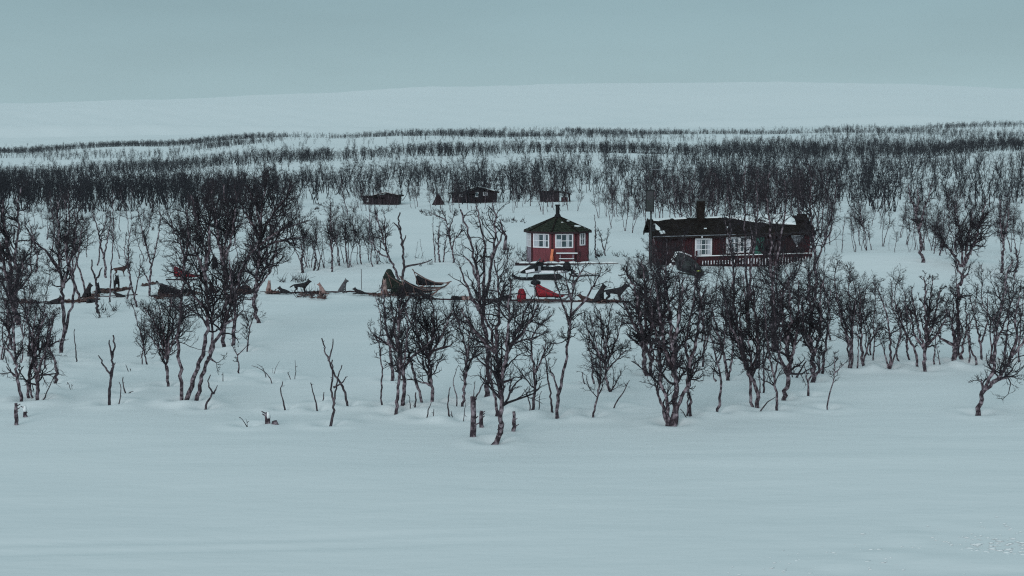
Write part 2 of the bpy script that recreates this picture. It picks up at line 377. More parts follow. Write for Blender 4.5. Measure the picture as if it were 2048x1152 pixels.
# crown presets: (level-1 per metre of stem, L1 length/height, level 2 n, level 3 n, up-tropism, t0)
KIND = dict(
 dense=dict(n1=7.5, l1=.30, n2=6, n3=4, trop=.09, t0=.22, ang=.80, tw=.0068),
 fan=dict(n1=9.0, l1=.42, n2=7, n3=4, trop=.12, t0=.18, ang=.72, tw=.0054),
 mid=dict(n1=5.5, l1=.30, n2=5, n3=4, trop=.08, t0=.35, ang=.82, tw=.0066),
 sparse=dict(n1=3.4, l1=.24, n2=4, n3=3, trop=.06, t0=.4, ang=.85, tw=.0062),
 thin=dict(n1=2.2, l1=.14, n2=3, n3=0, trop=.10, t0=.45, ang=.7, tw=.0055),
 dead=dict(n1=1.0, l1=.05, n2=0, n3=0, trop=.0, t0=.3, ang=.9, tw=.007),
)
def grow_tree(stems, rads, kind, h, R, q=1.0, lk=1.3):
    """stems: list of point lists in metres from the base -> (trunk meshes data list, crown data)"""
    K = KIND[kind]; tr = []; cr = []
    for pts, r0 in zip(stems, rads):
        P = resample(pts, max(.10, h * .035), R, r0 * .35)[None]
        n = P.shape[1]; tip = .30 if kind != 'dead' else .45
        rad = (r0 * np.linspace(1, tip, n) * (1 + R.normal(0, .07, n)))[None]
        rad[0, 0] *= 1.25
        tr.append((P, rad, 7))
        L = np.array([np.linalg.norm(np.diff(P[0], axis=0), axis=1).sum()])
        m = max(1, int(K['n1'] * L[0] * q + .5)); LH = np.array([h])
        s, d, l, r = spawn(P, rad, LH, m, K['t0'], .99, K['ang'], K['l1'] * lk, R, .05, K['tw'] * 1.8, .6, .62)
        if kind == 'dead': l = np.maximum(l, .1)
        p1 = grow(s, d, l, 7, .27, K['trop'], R); r1 = radii(r, 7, .35, K['tw'] * .8); cr.append((p1, r1, 4))
        if K['n2']:
            s, d, l, r = spawn(p1, r1, l, K['n2'], .15, .98, .72, .58, R, .06, K['tw'], .65, .45)
            p2 = grow(s, d, l, 5, .30, K['trop'] * .8, R); r2 = radii(r, 5, .5, K['tw'] * .7); cr.append((p2, r2, 3))
            if K['n3']:
                s, d, l, r = spawn(p2, r2, l, K['n3'], .15, 1.0, .6, .62, R, .06, K['tw'] * .8, .7, .4)
                p3 = grow(s, d, l, 3, .24, K['trop'] * .8, R); cr.append((p3, radii(r, 3, .6, K['tw'] * .6), 3))
    return tr, cr
ALLB = []      # every birch made: (object, photo x of base, photo y of base)
def place_tree(name, base, tr, cr, bark, twig, label, cat, group):
    root = empty(name, base, 0, label, cat, group); WELLS.append((base[0], base[1], float(tr[0][1][0, 0])))
    for P, r, k in tr:
        v, f = tubes([(P, r, k)]); link_mesh("trunk", np_mesh("trunk", v, f, bark), root)
    if cr:
        v, f = tubes(cr); link_mesh("crown", np_mesh("crown", v, f, twig, False), root)
    return root
def traced(label, kind, stems, rpx=3.0, seed=0, q=1.0, name="birch_tree", cat="birch", group=None):
    """a tree whose main stems follow the photo; stems: lists of photo points, the first starts on the snow"""
    R = np.random.default_rng(seed * 7 + int(stems[0][0][0]) * 13 + int(stems[0][0][1]))
    b = at(*stems[0][0]); base = b - Vector((0, 0, .12)); y0 = b.y; mpp = y0 / F
    top = min(p[1] for s in stems for p in s); h = (stems[0][0][1] - top) * mpp
    out = []; rad = []; dj = {}
    for si, s in enumerate(stems):
        ph = R.uniform(0, 6.3); amp = R.uniform(.05, .16) * h; pts = []
        for i, (x, y) in enumerate(s):
            key = (x, y)
            if key in dj: off = dj[key]
            else:
                off = 0 if (i == 0 and si == 0) else dj.get(s[0], 0) + amp * math.sin(ph + i * .8) * min(1, i / 3)
                dj[key] = off
            pts.append(np.array(on_plane(x, y, y0 + off) - base))
        if s[0][1] >= stems[0][0][1] - 25 and abs(s[0][0] - stems[0][0][0]) < 45:      # starts in the snow: sink it
            pts[0] = pts[0] - np.array([0, 0, .15])
        k = 1.0 if si == 0 else .72
        out.append(pts); rad.append(rpx * mpp * k)
    tr, cr = grow_tree(out, rad, kind, h, R, q, .95)
    dd = kind == 'dead'
    o = place_tree(name, base, tr, cr, M['dead'] if dd else M['bark'], M['dead'] if dd else M['twig'], label, cat, group)
    if cat == "birch": ALLB.append((o, stems[0][0][0], stems[0][0][1]))
    return o
def auto_stems(h, n, spread, R, crook=.5, lean=0.0):
    """a birch drawn from the hand: n crooked stems fanning from one root"""
    st = []
    for i in range(n):
        a = R.uniform(0, 6.3); s = spread * R.uniform(.5, 1) * (1 if n > 1 else .35); hh = h * R.uniform(.78, 1.0) if i else h * .96
        N = 6; P = [np.array([0.06 * math.cos(a) * n * .5, .06 * math.sin(a) * n * .5, -.12])]; wx = wy = 0
        for k in range(1, N + 1):
            t = k / N; wx += R.normal(0, .045 * crook * h); wy += R.normal(0, .045 * crook * h)
            P.append(np.array([math.cos(a) * s * h * t ** .8 + wx + lean * h * t, math.sin(a) * s * h * t ** .8 + wy, hh * t]))
        st.append(P)
    return st
def proto_data(h, n, spread, kind, seed, q=1.0, r=.011, lean=0.0):
    R = np.random.default_rng(seed); st = auto_stems(h, n, spread, R, .8, lean)
    tr, cr = grow_tree(st, [r * h * (1 if i == 0 else .75) for i in range(n)], kind, h, R, q)
    return tr, cr
PROTO = []
def make_protos():
    specs = [(5.2, 1, .10, 'mid', 1.0), (5.6, 2, .14, 'mid', .9), (4.6, 3, .20, 'mid', .8), (5.0, 4, .22, 'dense', .45), (4.2, 1, .08, 'dense', .9),
             (6.0, 1, .08, 'sparse', 1.2), (5.6, 2, .12, 'sparse', 1.1), (4.4, 2, .16, 'sparse', 1.2), (3.4, 3, .28, 'fan', .5), (3.0, 5, .30, 'fan', .35),
             (4.0, 1, .12, 'thin', 1.2), (3.2, 2, .16, 'thin', 1.2), (6.2, 2, .10, 'mid', .8), (5.4, 3, .15, 'mid', .7), (4.8, 2, .24, 'dense', .6), (2.2, 1, .15, 'thin', 1.5)]
    for i, (h, n, s, k, q) in enumerate(specs):
        tr, cr = proto_data(h, n, s, k, 100 + i, q)
        tm = []
        for P, r, sd in tr:
            v, f = tubes([(P, r, 5)]); tm.append(np_mesh("trunk", v, f, M['bark']))
        v, f = tubes(cr); PROTO.append((h, n, s, k, tm, np_mesh("crown", v, f, M['twig'], False)))
make_protos()
def copy_tree(pi, base, h, rz, name="birch_tree", sx=1.0):
    """one more birch; trunk and crown objects of its own that share mesh data"""
    ph, n, s, k, tm, cm = PROTO[pi]; root = empty(name, base, rz); sc = h / ph; root.scale = (sc * sx, sc * sx, sc)
    for me in tm:
        c = bpy.data.objects.new("trunk", me); c.parent = root; COL.objects.link(c)
    c = bpy.data.objects.new("crown", cm); c.parent = root; COL.objects.link(c)
    return root
ORD = "first second third fourth fifth sixth seventh eighth ninth tenth eleventh twelfth thirteenth fourteenth fifteenth sixteenth seventeenth eighteenth nineteenth twentieth twenty-first twenty-second twenty-third twenty-fourth twenty-fifth twenty-sixth twenty-seventh twenty-eighth twenty-ninth thirtieth thirty-first thirty-second thirty-third thirty-fourth thirty-fifth thirty-sixth thirty-seventh thirty-eighth thirty-ninth fortieth".split()
def zone(where, group, n, x0, x1, rowf, hrange, kinds, seed, minsep=6):
    """n birches in one stretch of the photo; each labelled by its look and its rank in the stretch"""
    R = np.random.default_rng(seed); got = []; tries = 0
    while len(got) < n and tries < n * 60:
        tries += 1
        x = R.uniform(x0, x1); y = rowf(x, R)
        if any(abs(x - g[0]) < minsep and abs(y - g[1]) < 8 for g in got): continue
        got.append((x, y))
    got.sort()
    for i, (x, y) in enumerate(got):
        b = at(x, y); h = R.uniform(*hrange); pi = int(R.choice(kinds)); ph, ns, sp, k, _, _ = PROTO[pi]
        if y > 470: WELLS.append((b.x, b.y, .06))
        o = copy_tree(pi, b - Vector((0, 0, .12)), h, R.uniform(0, 6.3), sx=R.uniform(.8, 1.1))
        look = {'mid': 'bare', 'dense': 'twiggy', 'sparse': 'open', 'fan': 'bushy', 'thin': 'thin'}[k]
        st = {1: 'one-stemmed', 2: 'two-stemmed', 3: 'three-stemmed'}.get(ns, 'many-stemmed')
        tag(o, f"{look} {st} birch {where}, {ORD[i]} from left", "birch", group); ALLB.append((o, x, y))
# ------------------------------------------------------------------ windows
def window(parent, Mx, w, h, nx, nz, fr=.08, curtains=(), mun=.045, depth=.07, panes=True):
    """Mx maps (x right, y outwards, z up), origin at the window centre on the wall face"""
    f = MB()
    def bx(b, c, d): b.box(Mx @ Vector(c), d, Mx.to_3x3())
    bx(f, (-w / 2 + fr / 2, depth / 2, 0), (fr, depth, h)); bx(f, (w / 2 - fr / 2, depth / 2, 0), (fr, depth, h))
    bx(f, (0, depth / 2, h / 2 - fr / 2), (w - 2 * fr, depth - .004, fr)); bx(f, (0, depth / 2 + .01, -h / 2 + fr / 2), (w - 2 * fr + .0, depth + .02, fr))
    iw, ih = w - 2 * fr, h - 2 * fr
    for i in range(1, nx): bx(f, (-iw / 2 + iw * i / nx, depth * .5, 0), (mun, depth * .6, ih))
    for j in range(1, nz): bx(f, (0, depth * .5, -ih / 2 + ih * j / nz), (iw, depth * .5, mun))
    o = f.build("window", M['white'], parent)
    for i in range(nx):
        for j in range(nz):
            p = MB(); bx(p, (-iw / 2 + iw * (i + .5) / nx, .012, -ih / 2 + ih * (j + .5) / nz), (iw / nx - .002, .012, ih / nz - .002))
            p.build("pane", M['glass'], o)
    for a, b, z0, z1 in curtains:
        p = MB(); n = 6
        for k in range(n):
            xa = -iw / 2 + iw * (a + (b - a) * k / n); xb = -iw / 2 + iw * (a + (b - a) * (k + 1) / n)
            bx(p, ((xa + xb) / 2, .026 + .006 * (k % 2), -ih / 2 + ih * (z0 + z1) / 2), (abs(xb - xa) * .98, .010, ih * (z1 - z0)))
        p.build("curtain", M['curtain'], o)
    return o
def facing(origin, ang):
    """matrix whose y axis (outwards) points towards the camera side turned by ang (positive = to the right)"""
    n = Vector((math.sin(ang), -math.cos(ang), 0)); x = Vector((math.cos(ang), math.sin(ang), 0))
    m = Matrix.Identity(4)
    for i in range(3): m[i][0] = x[i]; m[i][1] = n[i]; m[i][2] = (0, 0, 1)[i]; m[i][3] = origin[i]
    return m

# ------------------------------------------------------------------ red octagonal hut
def build_hut():
    cy = 106.0; c = on_plane(1115, 525, cy); R = 2.34; ap = R * math.cos(math.pi / 8); a0 = math.radians(11)
    root = empty("octagonal_hut", (c.x, cy, 0), 0, "small red octagonal hut with white windows and a mossy green roof", "hut")
    zb, ze, za = -.25, 2.27, 3.38
    for k in range(8):
        a = a0 + k * math.pi / 4; fw = 2 * R * math.sin(math.pi / 8)
        mx = facing((math.sin(a) * ap, -math.cos(a) * ap, 0), a)
        w = MB(); w.box(mx @ Vector((0, -.05, (zb + ze) / 2)), (fw - .10, .10, ze - zb), mx.to_3x3())
        if k == 7 or k == 6: w.box(mx @ Vector((0, .012, .55)), (fw - .35, .02, .95), mx.to_3x3())
        w.build("wall_panel", M['greyp'] if k == 6 else M['red'], root)
        a2 = a + math.pi / 8
        MB().box((math.sin(a2) * (R - .03), -math.cos(a2) * (R - .03), (zb + ze) / 2), (.13, .13, ze - zb + .02), Matrix.Rotation(a2, 3, 'Z')).build("corner_post", M['redd'], root)
    def fmat(k): 
        a = a0 + k * math.pi / 4; return lambda x, z: facing((math.sin(a) * ap + math.cos(a) * x, -math.cos(a) * ap + math.sin(a) * x, z), a)
    window(root, fmat(0)(0, 1.63), 1.36, 1.06, 3, 2, .09, [(0, .30, 0, .65), (.66, .82, 0, 1)])
    window(root, fmat(-1)(-.05, 1.63), 1.40, 1.06, 3, 2, .09, [(0, .28, 0, 1), (.62, .84, 0, 1)])
    window(root, fmat(-2)(0, 1.63), 1.45, 1.06, 3, 2, .09, [(0, .3, 0, 1), (.6, 1, .4, 1)])
    window(root, fmat(1)(0, 1.72), .72, .96, 2, 2, .09)
    Ro = 2.58; vz = ze - .02
    def rv(k, r, z): a = a0 + math.pi / 8 + k * math.pi / 4; return Vector((math.sin(a) * r, -math.cos(a) * r, z))
    apex = Vector((0, 0, za)); Rg = random.Random(4)
    for k in range(8):                                   # eight roof fields, each laid in overlapping courses
        r = MB(); nc = 9
        A0, B0 = rv(k - 1, Ro, vz), rv(k, Ro, vz)
        for j in range(nc):
            t0, t1 = j / nc, (j + 1) / nc + .02
            pa, pb = A0.lerp(apex, t0), B0.lerp(apex, t0); qa, qb = A0.lerp(apex, min(t1, 1)), B0.lerp(apex, min(t1, 1))
            up = Vector((0, 0, .055))
            n = max(1, int((pb - pa).length / .28))
            for i in range(n):
                u0, u1 = i / n, (i + 1) / n; dz = Vector((0, 0, Rg.uniform(-.008, .012)))
                r.poly([pa.lerp(pb, u0) + up + dz, pa.lerp(pb, u1) + up + dz, qa.lerp(qb, u1) + dz + up * .3, qa.lerp(qb, u0) + dz + up * .3], (0, 0, -.03))
        r.build("roof_field", M['shingle'], root)
        MB().beam(A0 + Vector((0, 0, -.02)), B0 + Vector((0, 0, -.02)), .06, .14).build("fascia_board", M['brown'], root)
        MB().beam(B0 + Vector((0, 0, .08)), apex + Vector((0, 0, .05)), .10, .05).build("hip_cap", M['roofb'], root)
    st = MB(); st.tube([(0, 0, za - .15), (0, 0, 4.15)], .15, 12); st.tube([(0, 0, 4.15), (0, 0, 4.25)], .2, 12); st.tube([(0, 0, za - .1), (0, 0, za + .15)], .3, 12, .18)
    st.build("stovepipe", M['black'], root)
    for k, t, u, s in ((1, .30, .55, .36), (1, .62, .50, .17), (0, .55, .62, .07)):
        A0, B0 = rv(k - 1, Ro, vz), rv(k, Ro, vz); p = A0.lerp(B0, u).lerp(apex, t) + Vector((0, 0, .07)); d = (B0 - A0).normalized(); e = (apex - A0.lerp(B0, .5)).normalized(); n = d.cross(e).normalized()
        if n.z < 0: n = -n
        MB().poly([p - d * s * 1.2 - e * s * .1, p - d * s * .2 - e * s * .45, p + d * s * 1.2 - e * s * .30, p + d * s * .5 + e * s * .15, p - d * s * .6 + e * s * .3], n * .05).build("snow_patch", M['snowp'], root)
    # deck in front
    a, b = on_plane(1030, 531, 102.2), on_plane(1236, 531, 102.2)
    dk = empty("hut_deck", ((a.x + b.x) / 2, 102.6, 0), 0, "low snow topped timber deck in front of the red octagonal hut", "deck")
    Lw = b.x - a.x; zt = 7.4 - (526 - 325) * .0364
    MB().box((0, -.42, zt - .13), (Lw, .08, .20)).build("front_beam", M['brown'], dk)
    for i in range(4): MB().box((0, -.28 + i * .22, zt - .03), (Lw, .19, .05)).build("board", M['brown'], dk)
    R = random.Random(3); s = MB(); x = -Lw / 2 + .3
    while x < Lw / 2 - .5:
        w = R.uniform(.5, 1.5); secs = []
        for i in range(7):
            t = i / 6; hh = .13 * math.sin(math.pi * min(max(t, .02), .98)) ** .5; dd = .30
            secs.append([Vector((x + w * t, .0 + dd * math.cos(q) - .05, zt + max(0, hh * math.sin(q)))) for q in [math.pi * j / 6 for j in range(7)]])
        s.loft(secs); x += w * R.uniform(.95, 1.25)
    s.build("snow_cover", M['snowp'], dk, True)
    # picnic table, snow on its planks
    c = on_plane(1134, 524, 103.0); t = empty("picnic_table", (c.x, 103.1, zt), 0, "weathered picnic table with snow on its planks against the red octagonal hut", "picnic table")
    MB().box((0, .12, .62), (1.60, .32, .05)).build("table_top", M['brown'], t); MB().box((0, .12, .68), (1.58, .28, .07)).build("snow_cover", M['snowp'], t)
    MB().box((-.05, -.35, .26), (1.15, .20, .05)).build("seat", M['brown'], t); MB().box((-.05, -.35, .305), (1.1, .17, .04)).build("snow_cover", M['snowp'], t)
    for sx in (-.5, .45):
        MB().beam((sx, -.38, 0), (sx, .02, .60), .06).build("leg", M['greyp'], t); MB().beam((sx, .45, 0), (sx, .2, .60), .06).build("leg", M['greyp'], t)
    # leaning orange plank
    o = empty("orange_plank", on_plane(1101, 527, 103.0), 0, "bright orange plank leaning against the red octagonal hut", "plank")
    m = MB(); m.beam((0, 0, -.05), (.16, .45, 1.02), .19, .035); m.build("board", M['orange'], o)
    m = MB(); m.beam((.16, .05, -.05), (.20, .40, .52), .07, .03); m.build("batten", M['orange'], o)
build_hut()

# ------------------------------------------------------------------ brown-red cabin with veranda
def build_cabin():
    p = on_plane(1311, 530, 101); root = empty("timber_cabin", (p.x, 101, 0), 0, "long dark red timber cabin with black roof, white windows and a veranda rail", "cabin")
    L = 11.0; D = 5.0; SH = .027
    def sh(o):
        for v in o.data.vertices: v.co.z += SH * v.co.x
        for c in o.children: sh(c)
        return o
    zt = 2.12; zb = -.4
    def z(row): return 7.4 - (row - 325) * .0359
    def X(px): return (px - 1311) * .0359
    # walls with vertical boards
    segs = [(0, .45, 'redd'), (.45, 1.95, 'brown'), (1.95, X(1388), 'redd'), (X(1388), X(1425), 'redd'), (X(1425), X(1452), 'redd'), (X(1452), X(1502), 'redd'), (X(1502), X(1530), 'brown'), (X(1530), X(1608), 'brown'), (X(1608), L, 'redd')]  # second segment: flat boards, the porch recess's shade put into their dark brown
    for a, b, mt in segs:
        w = MB(); w.box(((a + b) / 2, .08, (zb + zt) / 2), (b - a, .16, zt - zb)); n = max(1, int((b - a) / .19))
        for i in range(n):
            w.box((a + (b - a) * (i + .5) / n, -.012, (zb + zt) / 2 - .01), ((b - a) / n * .72, .05, zt - zb - .02))
        sh(w.build("wall_boards", M[mt], root))
    for x0, m_ in ((0.0, 'redd'), (L, 'redd')):
        g = MB(); g.poly([(x0, 0.0, zb), (x0, D, zb), (x0, D, zt), (x0, D / 2, 3.02), (x0, 0.0, zt)], (.1 if x0 == 0 else -.1, 0, 0)); sh(g.build("gable_wall", M[m_], root))
    sh(MB().box((L / 2, D, (zb + zt) / 2), (L - .3, .12, zt - zb)).build("back_wall", M['redd'], root))
    sh(MB().box((0.02, -.05, .95), (.16, .14, 2.5)).build("corner_board", M['redd'], root)); sh(MB().box((L - .02, -.05, .95), (.16, .14, 2.5)).build("corner_board", M['redd'], root))
    # roof
    ye, yr, ze, zr = -.62, D / 2, zt - .02, 3.14; x0, x1 = -.32, L + .22
    def rp(x, s): return Vector((x, yr + (ye - yr) * s, zr + (ze - zr) * s))
    R = random.Random(9)
    n = 22
    for i in range(n):                               # strips of roofing felt, each a little proud of the next
        a = x0 + (x1 - x0) * i / n; b = x0 + (x1 - x0) * (i + 1) / n; dz = (i % 2) * .022 + R.uniform(0, .008)
        q = MB(); q.poly([rp(a, 0), rp(b, 0), rp(b, 1), rp(a, 1)], (0, 0, .10 + dz)); sh(q.build("roof_strip", M['roofb'], root))
    q = MB(); q.poly([(x0, yr, zr), (x1, yr, zr), (x1, D + .5, ze), (x0, D + .5, ze)], (0, 0, .1)); sh(q.build("back_roof", M['roofb'], root))
    sh(MB().box(((x0 + x1) / 2, ye - .03, ze - .02), (x1 - x0, .05, .24)).build("fascia_board", M['roofb'], root))
    sh(MB().box((2.7, ye - .065, ze + .03), (5.9, .03, .055)).build("gutter", M['grey'], root)); sh(MB().box((8.3, ye - .065, ze + .03), (5.1, .02, .03)).build("gutter", M['hull'], root))
    for xx in (x0 - .04, x1 + .04):
        q = MB(); q.beam((xx, ye - .05, ze - .02), (xx, yr, zr + .06), .07, .26); q.beam((xx, D + .5, ze - .02), (xx, yr, zr + .06), .07, .26); sh(q.build("barge_board", M['roofb'], root))
    sh(MB().box((L - .12, 1.7, 3.02), (.58, 1.5, .22), Matrix.Rotation(.33, 3, 'X')).build("roof_ledge", M['roofb'], root))
    # snow lying on the roof: pieces with uneven thickness
    def snow(pts, th=.07):
        q = MB(); P = [rp(x, s) + Vector((0, 0, .135)) for x, s in pts]; c = sum(P, Vector()) / len(P)
        Q = [c + (p_ - c) * .86 + Vector((0, 0, th)) for p_ in P]; q.loft([P, Q]); sh(q.build("snow_patch", M['snowp'], root, False))
    snow([(.02, .02), (1.0, .0), (1.35, -.02), (1.3, .05), (.9, .08), (.4, .15), (.05, .12)], .05)
    snow([(1.5, .0), (2.5, -.02), (2.5, .05), (1.6, .08)], .04); snow([(3.4, .0), (5.2, -.02), (5.2, .05), (3.5, .05)], .04)
    snow([(5.4, -.03), (7.5, -.03), (10.1, -.03), (10.3, .25), (10.2, .60), (9.3, .55), (8.4, .48), (7.4, .40), (6.4, .22), (5.5, .08)], .11)
    snow([(-.05, .35), (.12, .34), (.38, .62), (.35, .72), (.1, .70), (-.02, .55)]); snow([(.25, .80), (.62, .78), (.66, .9), (.3, .95)])
    snow([(3.5, .66), (3.72, .66), (3.7, .71), (3.52, .7)], .02); snow([(5.1, .60), (5.3, .62), (5.2, .70)], .02)
    # chimney
    ch = MB(); ch.box((3.48, 2.1, 3.75), (.56, .56, 1.5)); sh(ch.build("chimney", M['roofb'], root)); c2 = root.children[-1]
    k = MB(); k.box((3.48, 2.1, 4.53), (.66, .66, .08)); sh(k.build("chimney_cap", M['hull'], root))
    # windows
    w1 = window(root, facing((X(1406.5), -.04, (z(476) + z(511)) / 2 - SH * X(1406)), 0), 34 * .0359, 35 * .0359, 3, 3, .11, [(0, .27, 0, 1), (.78, 1, 0, 1)], .05); sh(w1)
    w2 = window(root, facing((X(1465), -.04, (z(473) + z(506)) / 2 - SH * X(1476)), 0), 27 * .0359, 33 * .0359, 3, 3, .11, [(0, .4, 0, 1), (.55, .75, 0, 1)], .045); sh(w2)
    w3 = window(root, facing((X(1490), -.04, (z(472) + z(505)) / 2 - SH * X(1476)), 0), 23 * .0359, 33 * .0359, 3, 3, .10, [(.7, 1, 0, 1)], .045); sh(w3)
    sh(MB().box((X(1477.2), -.075, (z(473) + z(505)) / 2 - SH * X(1476)), (.10, .05, 33 * .0359)).build("window_post", M['white'], root))
    d = sh(MB().box((X(1518), -.06, (z(474) + z(508)) / 2 - SH * X(1518)), (20 * .0359, .07, 34 * .0359)).build("green_door", M['green'], root))
    sh(MB().box((X(1526), -.115, (z(492)) - SH * X(1518)), (.03, .04, .12)).build("door_handle", M['grey'], root))
    # lamp spots and trim seen under the eave
    sh(MB().box((.62, -.1, z(476)), (.22, .10, .08)).build("wall_lamp", M['white'], root)); sh(MB().box((X(1401), ye - .1, zt - .1), (.09, .08, .09)).build("eave_lamp", M['white'], root))
    # pale triangular board hanging on the wall, knob below it
    q = MB(); xs, zs = X(1580), SH * X(1593)
    q.poly([(xs, -.10, z(471) - zs), (xs + .16, -.10, z(468) - zs), (xs + .84, -.10, z(468) - zs), (xs + .96, -.10, z(472) - zs), (xs + .52, -.10, z(488) - zs), (xs + .40, -.10, z(488) - zs)], (0, -.04, 0)); sh(q.build("wall_ornament", M['grey'], root))
    sh(MB().box((xs + .48, -.16, z(491) - zs), (.09, .06, .14)).build("ornament_knob", M['white'], root)); sh(MB().box((xs + .45, -.15, z(470.5) - zs), (.6, .03, .04)).build("ornament_rim", M['white'], root))
    # veranda: floor, posts, handrail with snow, each baluster on the red boarding
    yv = -.95; xa, xb = X(1388), L + .05; ztop = z(511) - SH * X(1390)
    for i in range(4): sh(MB().box(((xa + xb) / 2, -.22 - i * .21, -.02), (xb - xa, .19, .06)).build("floor_board", M['brown'], root))
    sh(MB().box(((xa + xb) / 2, yv, ztop - .03), (xb - xa, .12, .07)).build("handrail", M['redd'], root))
    sh(MB().box(((xa + xb) / 2, yv - .005, ztop + .035), (xb - xa - .1, .13, .055)).build("handrail_snow", M['snowp'], root))
    sh(MB().box(((xa + xb) / 2, yv + .07, ztop - .20), (xb - xa, .04, .22)).build("upper_board", M['redd'], root))
    n = int((xb - xa) / .16)
    for i in range(n):
        x = xa + (xb - xa) * (i + .5) / n
        sh(MB().box((x, yv + .07, ztop - .64), (.135, .03, .66)).build("rail_board", M['redd'], root))
    nb = 38
    for i in range(nb):
        x = X(1402) + (xb - X(1402) - .25) * i / (nb - 1) + R.uniform(-.01, .01); tall = .26 if i < 10 else (.40 if i < 20 else .52); zc = ztop - .22 - tall / 2
        sh(MB().box((x, yv + .01, zc - (.1 if i < 10 else 0)), (.062, .05, tall)).build("baluster", M['white'], root))
    for x in (xa + .05, X(1545), xb - .05): sh(MB().box((x, yv, .35), (.13, .13, 1.4)).build("rail_post", M['redd'], root))
    for x in (X(1545), ): sh(MB().box((x, yv + .3, 1.15), (.14, .14, 2.1)).build("veranda_post", M['brown'], root))
    sh(MB().box((L - .35, yv + .2, -.42), (1.2, .5, .55)).build("deck_foundation", M['brown'], root))
build_cabin()

# ------------------------------------------------------------------ mast with dark panel beside the cabin
def build_mast():
    yb = 99.5; b = on_plane(1302, 556, yb); r = empty("antenna_mast", (b.x, yb, gz(b.x, yb) - .2), 0, "tall thin mast with a dark panel and crossbar at the left end of the cabin", "mast")
    s = yb / F; zt = (7.4 - (336 - 325) * s) - r.location.z; dx = (1297 - 1302) * s
    MB().tube([(0, 0, 0), (dx * .2, 0, zt * .5), (dx, 0, zt)], .075, 8, .05).build("pole", M['hull'], r)
    z0, z1 = 7.4 - (422 - 325) * s - r.location.z, 7.4 - (380 - 325) * s - r.location.z
    MB().box((dx * .8, -.12, (z0 + z1) / 2), (.56, .08, z1 - z0)).build("panel", M['hull'], r)
    f = MB()
    for q in (-.28, .28): f.box((dx * .8 + q, -.15, (z0 + z1) / 2), (.05, .10, z1 - z0 + .06))
    f.box((dx * .8, -.15, z1), (.6, .10, .05)); f.box((dx * .8, -.15, z0), (.6, .10, .05)); f.build("panel_frame", M['black'], r)
    MB().beam((dx, 0, zt - .08), (dx + 1.02, 0, zt - .12), .045).build("crossbar", M['grey'], r)
    t = MB()
    for q in (.1, .4, .7, 1.0): t.beam((dx + q, -.1, zt - .1), (dx + q, .1, zt - .1), .03)
    t.build("crossbar_rod", M['grey'], r)
    g = MB(); g.beam((.06, 0, .75), (.75, 0, .6), .05); g.build("bracket", M['hull'], r)
    MB().box((.14, -.08, 7.4 - (455 - 325) * s - r.location.z), (.26, .16, .5)).build("junction_box", M['black'], r)
build_mast()

# ------------------------------------------------------------------ upturned boat at the cabin corner
def build_boat():
    b = at(1378, 556); root = empty("upturned_boat", b + Vector((0, .3, 0)), 0, "dark green hulled boat propped on its side before the cabin's left end", "boat")
    s = b.y / F; P = lambda x, y, dy=0: Vector(((x - 1378) * s, dy, (556 - y) * s))
    # hull lofted from the high left end to the low right bow
    ax = [P(1352, 522, .1), P(1362, 524, .1), P(1378, 530, .05), P(1393, 537, 0), (P(1403, 543, 0)), P(1409, 547, 0)]
    hw = [.60, .66, .62, .50, .34, .10]; secs = []
    for p, w in zip(ax, hw):
        ring = []
        for j in range(12):
            q = 2 * math.pi * j / 12; ring.append(p + Vector((-.18 * math.sin(q) * w, .42 * w * math.cos(q) * 1.1, w * math.sin(q) * .95)))
        secs.append(ring)
    MB().loft(secs).build("hull", M['hull'], root, True)
    k = MB(); k.tube([P(1351, 504, .1), P(1365, 505, .05), P(1378, 510, 0), P(1384, 513, 0)], .035, 5); k.build("gunwale", M['white'], root)
    k = MB(); k.tube([P(1356, 545, -.25), P(1375, 548, -.3), P(1395, 552, -.2), P(1408, 550, 0)], .05, 5); k.build("keel_band", M['dgreen'], root)
    MB().box(P(1396, 541.5, -.30), (.26, .02, .07)).build("hull_mark", M['paint_y'], root); MB().box(P(1389, 541, -.30), (.10, .02, .07)).build("hull_mark", M['white'], root)
    r = empty("drying_rack", b + Vector((-1.1, .2, 0)), 0, "snow crusted stick rack leaning by the raised end of the boat", "rack")
    Pq = lambda x, y, dy=0: P(x, y, dy) + Vector((1.1, 0, 0)); R = random.Random(2)
    for x0, y0, x1, y1, th in ((1336, 545, 1352, 503, .07), (1342, 547, 1356, 506, .06), (1334, 543, 1348, 545, .06), (1340, 530, 1352, 527, .05), (1344, 520, 1354, 518, .05), (1360, 512, 1357, 500, .04), (1366, 510, 1366, 500, .05)):
        m = MB(); m.tube([Pq(x0, y0, -.1), Pq((x0 + x1) / 2, (y0 + y1) / 2, .05), Pq(x1, y1, .1)], th / 2, 6); m.build("pole", M['dead'], r)
    m = MB()
    for i in range(16):
        t = R.random(); q = Pq(1337 + 15 * t + R.uniform(-2, 2), 540 - 36 * t, -.12); m.box(q, (R.uniform(.08, .2), .08, R.uniform(.04, .1)), Matrix.Rotation(R.uniform(-1, 1), 3, 'Y'))
    m.build("snow_crust", M['snowp'], r)
build_boat()

